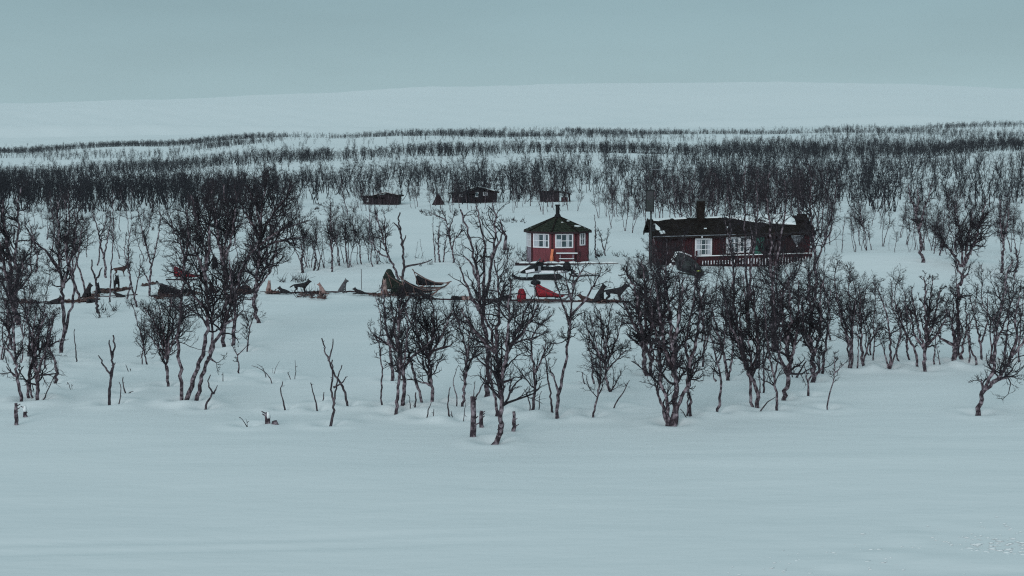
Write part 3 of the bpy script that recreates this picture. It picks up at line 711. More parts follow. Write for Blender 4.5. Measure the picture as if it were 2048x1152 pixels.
# ------------------------------------------------------------------ far cabins
def far_house(label, px0, px1, row_base, row_eave, row_ridge, y, D=5, wins=(), porch=None, ridge_at=.65, name="log_cabin", cat="cabin"):
    a, b = on_plane(px0, row_base, y), on_plane(px1, row_base, y); L = b.x - a.x; s = y / F; h = (row_base - row_eave) * s; hr = (row_base - row_ridge) * s
    r = empty(name, (a.x, y, a.z), 0, label, cat); xr = L * ridge_at
    # low block on the left, gable end towards us on the right
    w = MB(); w.box((xr * .5, D * .5, h * .45 - .3), (xr * .98, D, h * .9 + .6)); w.build("side_wall", M['brownf'], r)
    g = MB(); g0 = L * max(.0, ridge_at - .32); g.poly([(g0, 0, -.6), (L, 0, -.6), (L, 0, h), (xr, 0, hr - .12), (g0, 0, h)], (0, D, 0)); g.build("gable_wall", M['brownf'], r)
    for i in range(int(L / .5)): MB().box((.25 + i * .5, -.03, h * .4), (.42, .05, h * .8)).build("board", M['brownf'], r)
    for sgn, xe in ((-1, g0 - .5), (1, L + .5)):
        q = MB(); q.poly([(xr, -.5, hr), (xe, -.5, h - .05), (xe, -.5, h + .13), (xr, -.5, hr + .2)], (0, D + 1, 0)); q.build("roof_slope", M['roofb'], r)
        q = MB(); q.poly([(xr, .6, hr + .205), (xe * .8 + xr * .2, .6, (h + .15) * .8 + .2 * (hr + .205)), (xe * .8 + xr * .2, .6, (h + .24) * .8 + .2 * (hr + .29)), (xr, .6, hr + .29)], (0, D - .3, 0)); q.build("roof_snow", M['snowp'], r)
    q = MB(); q.poly([(-.5, -.5, h * .9), (g0 + .6, -.5, h * .9 + .1), (g0 + .6, -.5, h * .9 + .26), (-.5, -.5, h * .9 + .16)], (0, D + 1, 0)); q.build("lean_to_roof", M['roofb'], r)
    for (x0, x1, y0, y1, n) in wins:
        window(r, facing(((x0 + x1) / 2 * s * 1.0 - px0 * s, -.08, (row_base - (y0 + y1) / 2) * s), 0), (x1 - x0) * s, (y1 - y0) * s, n, 1, .10, (), .06)
    return r
far_house("small brown log cabin with snow dusted roof, leftmost of the distant cabins", 726, 797, 413, 393, 387, 250, 6, [(734, 738, 396, 404, 1)], ridge_at=.62)
far_house("long brown cabin with white framed windows, farthest back of the distant cabins", 903, 993, 403, 386, 376, 265, 6, [(918, 925, 388, 394, 2), (950, 957, 384, 394, 1), (966, 975, 384, 391, 2)], ridge_at=.58)
def far_shed():
    y = 268; s = y / F; a = on_plane(1080, 404, y); b = on_plane(1142, 404, y); L = b.x - a.x; r = empty("open_shed", (a.x, y, a.z), 0, "dark open shed with a low sloping roof behind the octagonal hut", "shed")
    MB().box((L * .32, 2, .7), (L * .62, 3.6, 2.3)).build("wall", M['brownf'], r)
    q = MB(); q.poly([(-.4, -.4, 1.75), (L * .55, -.4, 1.95), (L + .1, -.4, 1.35), (L + .1, -.4, 1.53), (L * .55, -.4, 2.15), (-.4, -.4, 1.93)], (0, 4.6, 0)); q.build("roof", M['roofb'], r)
    for x in (L * .8, L * .96):
        for yy in (0, 3.4): MB().box((x, yy, .4), (.18, .18, 2.2)).build("post", M['brownf'], r)
    MB().box((L * .8, 1.7, .3), (L * .2, 2.6, 1.1)).build("stacked_firewood", M['redd'], r)
far_shed()
def far_tent():
    y = 248; s = y / F; a = on_plane(877, 413, y); r = empty("turf_tent_hut", (a.x, y, a.z - .3), 0, "dark pointed conical turf hut between the two distant cabins", "hut")
    R = random.Random(5); n = 14; base = []; 
    for i in range(n): 
        q = 2 * math.pi * i / n
        m = MB(); q2 = q + 2 * math.pi / n * .93; rr = 1.45 * R.uniform(.96, 1.05)
        m.poly([(math.cos(q) * rr, math.sin(q) * rr, 0), (math.cos(q2) * rr, math.sin(q2) * rr, 0), (math.cos(q2) * .16, math.sin(q2) * .16, 2.35), (math.cos(q) * .16, math.sin(q) * .16, 2.35)], (0, 0, .1)); m.build("turf_slab", M['brown'], r)
    for i in range(3): MB().beam((.1 * i - .1, 0, 2.2), (.16 * i - .16, .1, 2.75), .06).build("smoke_pole", M['brown'], r)
far_tent()

# ------------------------------------------------------------------ snowmobile
def build_snowmobile():
    b = at(1086, 559); r = empty("snowmobile", b, math.pi, "black snowmobile dusted with snow parked below the red hut", "snowmobile")   # front to the left
    m = MB(); pr = [(-1.05, 0), (.35, 0), (.62, .14), (.5, .30), (-.95, .34), (-1.22, .18)]; m.poly([(x * .92, -.25, z_ * .8 + .02) for x, z_ in pr], (0, .5, 0)); m.build("track", M['black'], r, bevel=.03)
    m = MB(); m.poly([(x, -.28, z_) for x, z_ in [(-1.35, .36), (.6, .36), (.7, .50), (-1.35, .46)]], (0, .56, 0)); m.build("tunnel", M['grey'], r)
    m = MB(); m.poly([(x, -.2, z_) for x, z_ in [(-1.2, .47), (-1.2, .66), (-.85, .74), (-.4, .68), (-.05, .72), (.1, .5)]], (0, .4, 0)); m.build("seat", M['black'], r, bevel=.04)
    secs = []
    for x, w, zb_, zt_ in ((-.02, .18, .50, .92), (.22, .30, .40, .98), (.5, .38, .34, .86), (.85, .36, .32, .66), (1.1, .28, .32, .50), (1.25, .14, .34, .42)):
        secs.append([Vector((x, w * math.cos(q) * .95, (zb_ + zt_) / 2 + (zt_ - zb_) / 2 * math.sin(q))) for q in [2 * math.pi * j / 12 for j in range(12)]])
    MB().loft(secs).build("hood", M['black'], r, True)
    m = MB(); m.poly([(.42, -.26, .82), (.42, .26, .82), (.12, .20, 1.15), (.12, -.20, 1.15)], (.03, 0, .02)); m.build("windshield", M['hull'], r)
    h = MB(); h.tube([(.05, 0, .8), (.0, 0, 1.0)], .03, 6); h.tube([(-.06, -.38, .98), (.0, -.15, 1.03), (.0, .15, 1.03), (-.06, .38, .98)], .022, 6); h.build("handlebar", M['black'], r)
    for sy in (-.46, .46):
        m = MB(); m.tube([(.35, sy, .05), (1.2, sy, .04), (1.5, sy, .10), (1.72, sy, .26)], .055, 6); m.build("ski", M['black'], r)
        m = MB(); m.beam((.9, sy, .08), (.85, sy * .5, .42), .05); m.build("ski_strut", M['grey'], r)
    m = MB(); m.tube([(-1.35, -.25, .44), (-1.62, -.25, .55), (-1.62, .25, .55), (-1.35, .25, .44)], .025, 6); m.build("rear_rack", M['black'], r)
    m = MB(); m.poly([(x, -.24, z_) for x, z_ in [(-1.1, .745), (-.9, .80), (-.4, .745), (-.5, .71), (-.85, .76)]], (0, .45, 0)); m.build("snow_cover", M['snowp'], r)
    m = MB(); m.loft([[Vector((x, w * math.cos(q), z0 + .06 * math.sin(q))) for q in [2 * math.pi * j / 8 for j in range(8)]] for x, w, z0 in ((.75, .1, .75), (.95, .26, .64), (1.2, .22, .50), (1.36, .05, .42))]); m.build("snow_cover", M['snowp'], r, True)
    r.scale = (1.1, 1.1, 1.12)
    m = MB(); m.loft([[Vector((-1.32 + k * math.cos(q) * .22, k * math.sin(q) * .24, zz)) for q in [2 * math.pi * j / 10 for j in range(10)]] for zz, k in ((.5, .8), (.62, 1.05), (.85, .95), (.95, .5))]); m.build("lashed_bag", M['black'], r, True)
    m = MB(); m.beam((-1.5, -.2, .5), (-1.95, -.25, .12), .16, .08); m.beam((-1.45, .1, .62), (-1.8, .1, .42), .07); m.build("dangling_gear", M['black'], r)
    MB().box((.72, .40, .50), (.50, .05, .15), Matrix.Rotation(.18, 3, 'Y')).build("side_panel", M['white'], r); MB().box((.2, .345, .60), (.16, .04, .30)).build("side_panel", M['grey'], r); MB().box((-.45, .29, .44), (1.3, .03, .13)).build("tunnel_stripe", M['white'], r); MB().box((-.4, -.295, .42), (.9, .02, .07)).build("side_stripe", M['white'], r)
    MB().box((-1.52, 0, .2), (.05, .5, .38), Matrix.Rotation(-.3, 3, 'Y')).build("mud_flap", M['black'], r)
build_snowmobile()
def freight_sled():
    b = at(1170, 553); r = empty("freight_sled", b, math.pi - .05, "low flat freight sled with dark planks standing behind the snowmobile", "sled")
    for sy in (-.35, .35): MB().tube([(-1.1, sy, .05), (.9, sy, .04), (1.15, sy, .12), (1.3, sy, .25)], .04, 6).build("runner", M['dead'], r)
    for i in range(5): MB().box((-.0, -.32 + i * .16, .22), (2.1, .13, .035)).build("plank", M['dead'], r)
    for x in (-.8, 0, .8): MB().box((x, 0, .14), (.07, .8, .12)).build("crossbar", M['dead'], r)
    MB().box((-.2, 0, .27), (1.5, .5, .09)).build("snow_cover", M['snowp'], r); r.scale = (.8, 1, .8)
freight_sled()

# ------------------------------------------------------------------ dog sleds
def dog_sled(px, row, ang, label, bagmat, load=1.0, tall=1.05, L=2.2, pack=False, dy=0, wood='wood', hood=False):
    b = at(px, row); b.y += dy; b.z = float(gz(b.x, b.y)); r = empty("dog_sled", b, ang, label, "dog sled")
    WD = M[wood]
    for sy in (-.26, .26):
        MB().tube([(-L * .52, sy, .03), (L * .30, sy, .03), (L * .42, sy, .08), (L * .50, sy * .7, .22), (L * .56, sy * .3, .36)], .026, 6).build("runner", WD, r)
        MB().tube([(-L * .22, sy, .05), (-L * .30, sy, tall * .6), (-L * .36, sy, tall)], .022, 6).build("stanchion", WD, r)
        MB().tube([(-L * .02, sy, .05), (-L * .06, sy, .52)], .02, 6).build("stanchion", WD, r); MB().tube([(L * .18, sy, .05), (L * .16, sy, .30)], .02, 6).build("stanchion", WD, r)
        MB().tube([(-L * .35, sy, tall * .93), (-L * .05, sy, .55), (L * .2, sy, .33), (L * .50, sy * .6, .30)], .02, 6).build("side_rail", WD, r)
    MB().tube([(-L * .36, -.26, tall), (-L * .39, -.15, tall + .07), (-L * .39, .15, tall + .07), (-L * .36, .26, tall)], .026, 6).build("handle_bow", M['black'] if wood != 'wood' else WD, r)
    MB().tube([(L * .46, -.24, .30), (L * .60, -.10, .40), (L * .60, .10, .40), (L * .46, .24, .30)], .024, 6).build("brush_bow", WD, r)
    for i in range(4): MB().box((-.0 + L * .05, -.18 + i * .12, .20), (L * .62, .09, .02)).build("slat", WD, r)
    secs = []
    for x, w, z0, z1 in ((-.30, .20, .24, .62 + .35 * load), (-.26, .25, .21, .70 + .30 * load), (-.14, .27, .20, .55 + .25 * load), (.0, .27, .20, .45 + .2 * load), (.16, .26, .20, .34 + .1 * load), (.30, .22, .20, .30), (.40, .10, .22, .27)):
        x *= L; ring = []
        for j in range(14):
            q = 2 * math.pi * j / 14; c_, s_ = math.cos(q), math.sin(q); ring.append(Vector((x + .015 * math.sin(j * 3.1), w * (abs(c_) ** .6) * (1 if c_ > 0 else -1), (z0 + z1) / 2 + (z1 - z0) / 2 * (abs(s_) ** .75) * (1 if s_ > 0 else -1))))
        secs.append(ring)
    MB().loft(secs).build("cargo_bag", M[bagmat], r, True)
    MB().box((-L * .46, 0, .06), (.3, .46, .03)).build("foot_board", M['black'], r)
    if pack:
        secs = [[Vector((-L * .30 + .0 + rr * .26 * math.cos(q), rr * .25 * math.sin(q), zz)) for q in [2 * math.pi * j / 12 for j in range(12)]] for zz, rr in ((tall * .88, .5), (tall * .93, 1), (tall * 1.06, 1.05), (tall * 1.13, .6))]
        MB().loft(secs).build("bundle", M['black'], r, True)
    return r
def bundle(name, px, row, w, h, label, cat, m, dy=0, seed=1, top=.55, group=None, lean=0):
    """soft rounded sack with folds, lashed with a cord"""
    b = at(px, row); b.y += dy; b.z = float(gz(b.x, b.y)); s = b.y / F; R = np.random.default_rng(seed); r = empty(name, b, R.uniform(-.4, .4), label, cat, group); Wm, Hm = w * s, h * s
    secs = []
    for t in (0, .12, .35, .6, .82, .95, 1):
        k = math.sin(math.pi * min(.98, max(.12, .18 + t * .74))) ** .6 if t < 1 else .25; k = k * (1 - (1 - top) * t)
        secs.append([Vector((lean * t * Wm + k * Wm / 2 * math.cos(q) * R.uniform(.9, 1.08), k * Wm / 2 * .8 * math.sin(q) * R.uniform(.9, 1.08), t * Hm - .05)) for q in [2 * math.pi * j / 14 for j in range(14)]])
    MB().loft(secs).build("sack", M[m], r, True)
    MB().tube([secs[3][j] * 1.02 for j in range(14)] + [secs[3][0] * 1.02], .02, 5).build("cord", M['black'], r)
    return r
dog_sled(800, 590, .12, "dog sled loaded with dark green sacking, leftmost of the three sleds by the birch", 'dgreen', 1.0, 1.1, 2.2, False, 1.2)
bundle("dark_green_sack", 776, 580, 36, 40, "tall humped dark green sack standing at the rear of the leftmost sled", "sack", 'dgreen', .8, 3, .55)
dog_sled(832, 591, .05, "dog sled with black bag and pale wooden rails, middle of the three sleds", 'black', .7, 1.05, 2.3, False, -.2)
dog_sled(852, 585, .08, "empty handled dog sled with upturned brush bow, rightmost of the three sleds", 'black', .3, 1.05, 2.3, False, 1.8)
dog_sled(1096, 601, .02, "dog sled with a bright red cargo bag and a black bundle on its handle bow", 'redc', .85, .95, 2.2, True, 0, 'dead')
bundle("red_sack", 1043, 602, 20, 27, "small red sack standing behind the sled with the red bag", "sack", 'redc', 0, 5, .9)
dog_sled(370, 560, .1, "red loaded dog sled half hidden behind the birches on the left", 'redc', .6, 1.0, 2.2, False, 0, 'dead')
bundle("brown_sack", 327, 592, 26, 22, "dark brown sack lying on the trampled strip among the left birches", "sack", 'furr', 0, 6, .8)
dog_sled(345, 593, .15, "low dark dog sled on the trampled strip behind the fan shaped birch", 'black', .2, .8, 2.2, False, 0, 'dead')
bundle("brown_sack", 490, 586, 34, 18, "pair of slumped brown sacks between the tall left birches and the open snow", "sack", 'furr', 0, 8, .7)
bundle("dark_sack", 430, 538, 14, 26, "dark upright oval sack behind the tall left birches", "sack", 'black', 0, 9, .8)
bundle("boulder", 1285, 556, 30, 29, "dark rounded snow free boulder left of the mast", "boulder", 'hull', 0, 10, .7)
# ------------------------------------------------------------------ dogs: one continuous skinned body per pose
def skin_mesh(name, chains, material):
    """chains: list of [(x,y,z,r),...]; a chain may start at an existing joint (same coordinates)"""
    bm = bmesh.new(); lay = bm.verts.layers.skin.verify(); vd = {}
    def v(p):
        k = tuple(round(c, 3) for c in p[:3])
        if k not in vd:
            q = bm.verts.new(p[:3]); q[lay].radius = (p[3], p[3]); vd[k] = q
        return vd[k]
    for ch in chains:
        for a, b in zip(ch, ch[1:]):
            va, vb = v(a), v(b)
            if bm.edges.get((va, vb)) is None: bm.edges.new((va, vb))
    bm.verts.ensure_lookup_table(); bm.verts[0][lay].use_root = True
    me = bpy.data.meshes.new(name + "_skeleton"); bm.to_mesh(me); bm.free()
    o = bpy.data.objects.new("tmp", me); COL.objects.link(o)
    o.modifiers.new("skin", 'SKIN').use_smooth_shade = True
    s = o.modifiers.new("sub", 'SUBSURF'); s.levels = s.render_levels = 1
    dg = bpy.context.evaluated_depsgraph_get(); dg.update()
    r = bpy.data.meshes.new_from_object(o.evaluated_get(dg)); r.name = name
    bpy.data.objects.remove(o); r.materials.clear(); r.materials.append(material)
    return r
def dog_chains(pose):
    if pose == 'stand':
        P, Lo, C, N, Hd = (-.30, 0, .52, .12), (-.10, 0, .50, .115), (.16, 0, .47, .15), (.32, 0, .60, .10), (.43, 0, .73, .085)
        ch = [[P, Lo, C, N, Hd, (.53, 0, .71, .048), (.60, 0, .70, .03)], [P, (-.42, 0, .52, .04), (-.56, 0, .44, .045), (-.68, 0, .36, .03)]]
        for s in (-1, 1):
            ch.append([P, (-.33, .09 * s, .40, .08), (-.25, .1 * s, .29, .055), (-.39, .1 * s, .18, .03), (-.35, .1 * s, .03, .028), (-.28, .1 * s, .02, .026)])
            ch.append([C, (.19, .09 * s, .36, .06), (.15, .1 * s, .27, .04), (.19, .1 * s, .14, .03), (.19, .1 * s, .03, .028), (.25, .1 * s, .02, .026)])
            ch.append([Hd, (.40, .055 * s, .81, .03), (.39, .06 * s, .88, .01)])
    elif pose == 'sit':
        P, Lo, C, N, Hd = (-.20, 0, .14, .14), (-.11, 0, .30, .14), (.02, 0, .46, .14), (.08, 0, .62, .095), (.15, 0, .73, .085)
        ch = [[P, Lo, C, N, Hd, (.25, 0, .71, .048), (.32, 0, .70, .03)], [P, (-.34, 0, .06, .04), (-.48, .04, .04, .04), (-.58, .1, .04, .025)]]
        for s in (-1, 1):
            ch.append([P, (-.06, .13 * s, .17, .085), (.05, .14 * s, .20, .06), (-.06, .15 * s, .06, .035), (.07, .15 * s, .03, .03)])
            ch.append([C, (.09, .08 * s, .36, .055), (.11, .08 * s, .20, .036), (.13, .08 * s, .04, .03), (.19, .08 * s, .025, .028)])
            ch.append([Hd, (.12, .055 * s, .81, .03), (.11, .06 * s, .89, .01)])
    elif pose == 'lie':
        P, Lo, C, N, Hd = (-.30, 0, .14, .14), (-.08, .02, .15, .14), (.16, 0, .17, .145), (.28, 0, .29, .09), (.36, 0, .38, .08)
        ch = [[P, Lo, C, N, Hd, (.46, 0, .36, .045), (.52, 0, .35, .03)], [P, (-.44, .06, .06, .04), (-.50, .2, .05, .04), (-.42, .3, .04, .025)]]
        for s in (-1, 1):
            ch.append([P, (-.20, .15 * s, .10, .07), (-.05, .18 * s, .06, .045), (-.20, .20 * s, .04, .03)])
            ch.append([C, (.20, .10 * s, .08, .05), (.34, .1 * s, .04, .033), (.50, .1 * s, .03, .03)])
            ch.append([Hd, (.33, .05 * s, .45, .028), (.32, .055 * s, .52, .01)])
    else:  # curled up asleep, nose to tail
        P, Lo, C, N, Hd = (-.24, 0, .13, .13), (-.20, .20, .14, .13), (.02, .30, .15, .14), (.20, .20, .14, .10), (.22, .03, .12, .085)
        ch = [[P, Lo, C, N, Hd, (.15, -.07, .09, .048), (.09, -.12, .08, .03)], [P, (-.12, -.14, .07, .045), (.02, -.18, .06, .04), (.14, -.14, .05, .03)]]
        for s in (-1, 1):
            ch.append([P, (-.10, .02 + .08 * s, .08, .06), (.0, -.02 + .06 * s, .05, .035)]); ch.append([C, (.08, .12 + .05 * s, .07, .045), (.03, .02 + .05 * s, .04, .03)])
            ch.append([Hd, (.22, .03 + .05 * s, .20, .028), (.23, .03 + .055 * s, .26, .01)])
    return ch
DOGM = {}
def dog(px, row, pose, fur, ang, label, size=1.0, face=1):
    key = (pose, fur)
    if key not in DOGM: DOGM[key] = skin_mesh("dog_body", dog_chains(pose), M[fur])
    b = at(px, row); r = empty("dog", b - Vector((0, 0, .02)), ang, label, "dog", "sled dogs staked out along the picket line"); r.scale = (size,) * 3
    o = bpy.data.objects.new("body", DOGM[key]); o.parent = r; COL.objects.link(o)
    if pose != 'curl':
        C = {'stand': (.31, 0, .595), 'sit': (.075, 0, .61), 'lie': (.27, 0, .285)}[pose]
        t = MB(); R = .105; t.tube([(C[0] + R * math.cos(q) * .6, R * math.sin(q), C[2] + R * .45 * math.cos(q) * -1) for q in [2 * math.pi * j / 10 for j in range(11)]], .018, 5); t.build("collar", M['redd'], r)
    return r
PI = math.pi
dog(108, 609, 'lie', 'furb', .1, "black dog lying at the far left of the line, head raised")
dog(176, 597, 'sit', 'furb', -.2, "black dog sitting upright left of the crossing of brown straw strips", 1.05)
dog(196, 591, 'sit', 'furb', -1.3, "black dog sitting behind the thin forked trunk on the straw strip", .9)
dog(182, 607, 'curl', 'furb', 0, "dark dog curled at the lower left straw patch", 1.0)
dog(207, 583, 'curl', 'furb', .4, "dark dog curled on the start of the long brown strip", .8)
dog(234, 580, 'stand', 'furb', -1.25, "black dog standing head on above the brown strip", 1.1)
dog(240, 595, 'lie', 'furb', PI, "black dog lying on the lower cable, ears up, below the standing one", .8)
dog(242, 552, 'stand', 'furr', .3, "brown dog standing farther back among the left birches", 1.0)
dog(424, 586, 'sit', 'furr', PI - .3, "brown dog sitting between two tall birch trunks", .85)
dog(538, 586, 'sit', 'furt', -1.2, "pale tan dog sitting at the left end of the open snow line", .9)
dog(570, 587, 'lie', 'furb', PI - .1, "black dog lying beside the sitting pale tan dog", .9)
dog(603, 587, 'stand', 'furb', 0, "black dog standing side on with its tail out on the open snow line", 1.0)
dog(643, 588, 'sit', 'furt', PI + .2, "pale tan dog sitting amid scattered straw right of the standing black dog", .8)
dog(687, 586, 'sit', 'furg', .1, "grey dog sitting and looking right on the open snow", 1.0)
dog(720, 588, 'lie', 'furb', PI, "dark dog lying with pricked ears left of the sleds", .85)
dog(769, 592, 'sit', 'furt', -1.4, "tan dog sitting right before the sled with the green sack", 1.15)
dog(855, 599, 'lie', 'furb', PI - .2, "dark dog lying on the cable below the three sleds", 1.05)
dog(914, 601, 'curl', 'furb', .2, "dark dog curled left of the tall bare forked tree", 1.0)
dog(932, 600, 'curl', 'furt', .4, "pale tan dog curled beside the dark curled one left of the tall forked tree", .9)
dog(1014, 601, 'curl', 'furb', .4, "dark dog curled left of the small red sack", 1.1)
dog(1172, 603, 'lie', 'furr', PI, "dark brown dog lying just right of the red sled", .95)
dog(1201, 604, 'sit', 'furb', .3, "black dog sitting with tall ears beside the big standing dog", 1.15)
dog(1231, 605, 'stand', 'furb', .05, "big black dog standing at the right end of the picket line", 1.25)

# picket cables on the snow
def cable(pts, label, r=.035, m='line'):
    P = []
    for (x0, y0), (x1, y1) in zip(pts, pts[1:]):
        n = max(3, int(abs(x1 - x0) / 8))
        for i in range(n):
            t = i / n; w = random.Random(int(x0) * 31 + i).uniform(-.6, .6); q = at(x0 + (x1 - x0) * t, y0 + (y1 - y0) * t + w); P.append(q + Vector((0, 0, .03)))
    P.append(at(*pts[-1]) + Vector((0, 0, .03))); o = P[0].copy()
    root = empty("picket_cable", o, 0, label, "cable"); MB().tube([p - o for p in P], r, 5).build("cable", M[m], root)
    if len(P) > 14:
        for k in range(7, len(P), 14):
            MB().tube([P[k] - o, P[k] - o + Vector((.12, -.35, 0)), P[k] - o + Vector((.3, -.6, .03))], r * .6, 4).build("tether", M[m], root)
cable([(-20, 606), (60, 606), (130, 605), (200, 599)], "dark picket cable on the snow at the far left edge", .05)
cable([(200, 594), (240, 593), (275, 590)], "short dark cable below the long brown straw strip", .04)
cable([(520, 585), (580, 586), (640, 585), (700, 584), (760, 590), (820, 592)], "picket cable between the pale tan dog and the sleds", .045)
cable([(838, 598), (900, 600), (960, 600), (1040, 602), (1120, 603), (1200, 604), (1262, 605)], "long picket cable from the sleds to the big black dog", .045)
cable([(1100, 603), (1140, 603)], "tow line running forward from the red sled", .03)

# straw trampled into the snow: small flat blades heaped in strips
def straw(strips, label, n, seed, m='straw', thick=.05):
    R = np.random.default_rng(seed); mb = MB(); o = None
    for _ in range(n):
        (x0, y0, x1, y1, hw) = strips[R.integers(len(strips))]; t = R.random(); px = x0 + (x1 - x0) * t + R.normal(0, 1); py = y0 + (y1 - y0) * t + R.normal(0, hw * .5)
        p = at(px, py)
        if o is None: o = p.copy()
        q = Matrix.Rotation(R.uniform(0, 3.1), 3, 'Z') @ Matrix.Rotation(R.normal(0, .25), 3, 'Y')
        mb.box(p - o + Vector((0, 0, R.uniform(.01, .10))), (R.uniform(.15, .5), R.uniform(.05, .14), R.uniform(.02, thick)), q)
    root = mb.build("trampled_straw", M[m]); root.location = o; tag(root, label, "straw", None, "stuff")
straw([(190, 587, 262, 578, 2.2), (172, 599, 205, 588, 4), (160, 603, 185, 602, 2)], "brown straw trampled in strips around the dogs at the left", 330, 1)
straw([(15, 605, 70, 606, 4), (120, 606, 160, 604, 2)], "reddish straw scattered at the far left edge", 110, 2)
straw([(310, 596, 360, 592, 4), (350, 590, 400, 588, 3), (470, 585, 506, 584, 3), (285, 572, 310, 568, 1)], "dark straw under the sacks behind the left birches", 200, 3)
straw([(533, 587, 556, 586, 1.5), (622, 586, 655, 586, 3), (596, 590, 650, 595, 4)], "reddish straw scattered along the open snow line of dogs", 110, 4)
straw([(740, 590, 790, 592, 2), (1040, 602, 1100, 603, 1.5), (1160, 603, 1240, 604, 1.5)], "dark straw below the sleds and the right hand dogs", 130, 5)
# thin marker stick in the snow
def stick(px, r0, r1, label, r=.012, lean=0):
    b = at(px, r0); h = (r0 - r1) * b.y / F; o = empty("marker_stick", b, 0, label, "stick"); MB().tube([(0, 0, -.1), (lean * h * .5, 0, h * .5), (lean * h, 0, h)], r, 5).build("stick", M['dead'], o)
stick(723, 577, 538, "thin upright marker stick behind the lying dog left of the sleds", .018)
stick(228, 590, 548, "thin upright stick beside the standing black dog", .018)

# snow chunks broken loose in the right foreground
def chunks():
    R = np.random.default_rng(7); V = []; Fc = []; off = 0
    ico = bmesh.new(); bmesh.ops.create_icosphere(ico, subdivisions=1, radius=1); iv = np.array([v.co[:] for v in ico.verts]); fi = np.array([[v.index for v in f.verts] for f in ico.faces]); ico.free()
    mb = MB()
    for i in range(240):
        t = R.random()
        if i < 100: px = R.normal(1985, 50); py = R.normal(1098, 20)
        else: px = R.uniform(1440, 2060); py = 1150 - (px - 1440) / 600 * 85 + R.normal(0, 20) + 4
        if py < 1030 or px > 2075: continue
        p = at(px, min(py, 1165)); s = R.uniform(.008, .032) * (1.2 if i < 100 else .8); st = R.uniform(1, 3.2)
        v = iv * R.uniform(.75, 1.2, iv.shape) * np.array([s * st, s * 1.2, s * .32]); a = R.normal(0, .3); c_, s_ = math.cos(a), math.sin(a)
        v = np.stack([v[:, 0] * c_ - v[:, 1] * s_, v[:, 0] * s_ + v[:, 1] * c_, v[:, 2]], -1) + np.array(p) + [0, 0, s * .08 + .01]
        mb.add(v.tolist(), fi.tolist())
    o = mb.build("snow_chunks", M['snowp'], None, True); tag(o, "loose crumbs of wind packed snow in the right foreground", "snow chunks", None, "stuff")
chunks()

def rope(pts, label, r=.02, m='black'):
    P = [at(x, y) + Vector((0, 0, z)) for x, y, z in pts]; o = P[0].copy(); root = empty("rope", o, 0, label, "rope")
    C = []
    for a, b in zip(P, P[1:]):
        for k in range(5): C.append(a.lerp(b, k / 5) - o + Vector((random.uniform(-.05, .05), random.uniform(-.2, .2), .02)))
    C.append(P[-1] - o); MB().tube(C, r, 5).build("strand", M[m], root)
rope([(812, 592, .3), (828, 596, .05), (850, 594, .03), (872, 588, .1), (893, 581, .3)], "dark gangline looping off the brush bow of the rightmost sled", .025)
rope([(757, 586, .1), (748, 590, .03), (738, 592, .03)], "short rope end lying behind the tall green sack", .02)
bundle("dark_gear_bag", 808, 592, 22, 20, "small dark gear bag lying between the leftmost and the middle sled", "bag", 'black', .6, 21, .6)
bundle("green_gear_bag", 792, 588, 26, 20, "low dark green bag heaped before the tall green sack", "bag", 'dgreen', .3, 22, .7)
# ------------------------------------------------------------------ birches traced one by one from the photo (photo pixels)
T = traced
# far left
T("tallest many stemmed birch at the left edge, thick twiggy crown", 'dense', [[(38, 650), (34, 625), (29, 607), (22, 576), (21, 534), (19, 507), (11, 465), (6, 437), (4, 400)], [(29, 607), (34, 560), (30, 510), (38, 460), (34, 410), (40, 375)], [(22, 576), (8, 540), (-2, 480), (-12, 420)], [(36, 640), (20, 600), (4, 570), (-10, 540)]], 5.5, 1, .5)
T("forked birch rising from two roots left of the crossing cables, upper part spreading", 'sparse', [[(120, 705), (127, 680), (130, 651), (126, 612), (126, 576), (119, 543), (119, 507), (119, 479), (117, 451), (112, 400)], [(130, 665), (144, 607), (151, 584), (144, 551), (133, 520), (130, 480), (134, 440), (130, 400)], [(119, 543), (103, 520), (97, 504), (80, 495), (64, 479), (53, 459), (48, 440)], [(126, 576), (136, 540), (147, 500), (152, 460), (150, 420)]], 4.2, 2, 1.1)
T("leaning birch with its foot on the straw strip", 'mid', [[(160, 597), (150, 570), (144, 551), (139, 529), (136, 507), (133, 484), (140, 450), (136, 410), (138, 380)], [(144, 551), (156, 520), (160, 480), (168, 440)]], 3.0, 3)
T("slim birch standing behind the sitting black dogs", 'sparse', [[(172, 592), (166, 560), (158, 538), (150, 515), (148, 480), (155, 440), (158, 400)]], 2.2, 4)
T("short Y forked trunk rooted just below the straw strip", 'dead', [[(197, 626), (193, 605), (194, 590), (192, 565), (191, 553), (185, 540), (184, 520)], [(192, 560), (200, 545), (204, 535)]], 3.2, 5, name="dead_tree", cat="dead tree")
T("twin topped birch on the open left snowfield, forking low", 'sparse', [[(212, 556), (210, 530), (206, 510), (200, 480), (196, 455), (188, 435), (183, 415)], [(207, 518), (214, 490), (218, 465), (222, 440), (220, 420)]], 2.6, 6)
T("very thin tall birch crossing the long brown strip", 'thin', [[(220, 605), (221, 570), (223, 530), (226, 480), (227, 440), (225, 400), (226, 380)]], 1.7, 7)
T("birch crossing the strip right of the standing black dog, open top", 'sparse', [[(274, 614), (268, 590), (262, 570), (258, 540), (255, 510), (258, 480), (262, 450)], [(268, 590), (277, 555), (281, 530), (280, 508)], [(254, 592), (262, 560), (256, 530), (248, 500), (252, 470)]], 2.2, 8)
T("dark double birch above the fan shaped bush, crown low and open", 'sparse', [[(300, 592), (299, 560), (303, 530), (294, 500), (288, 475), (282, 445), (276, 420)], [(300, 540), (312, 500), (316, 470), (322, 440), (318, 415)], [(299, 565), (290, 550), (283, 530)]], 2.5, 9)
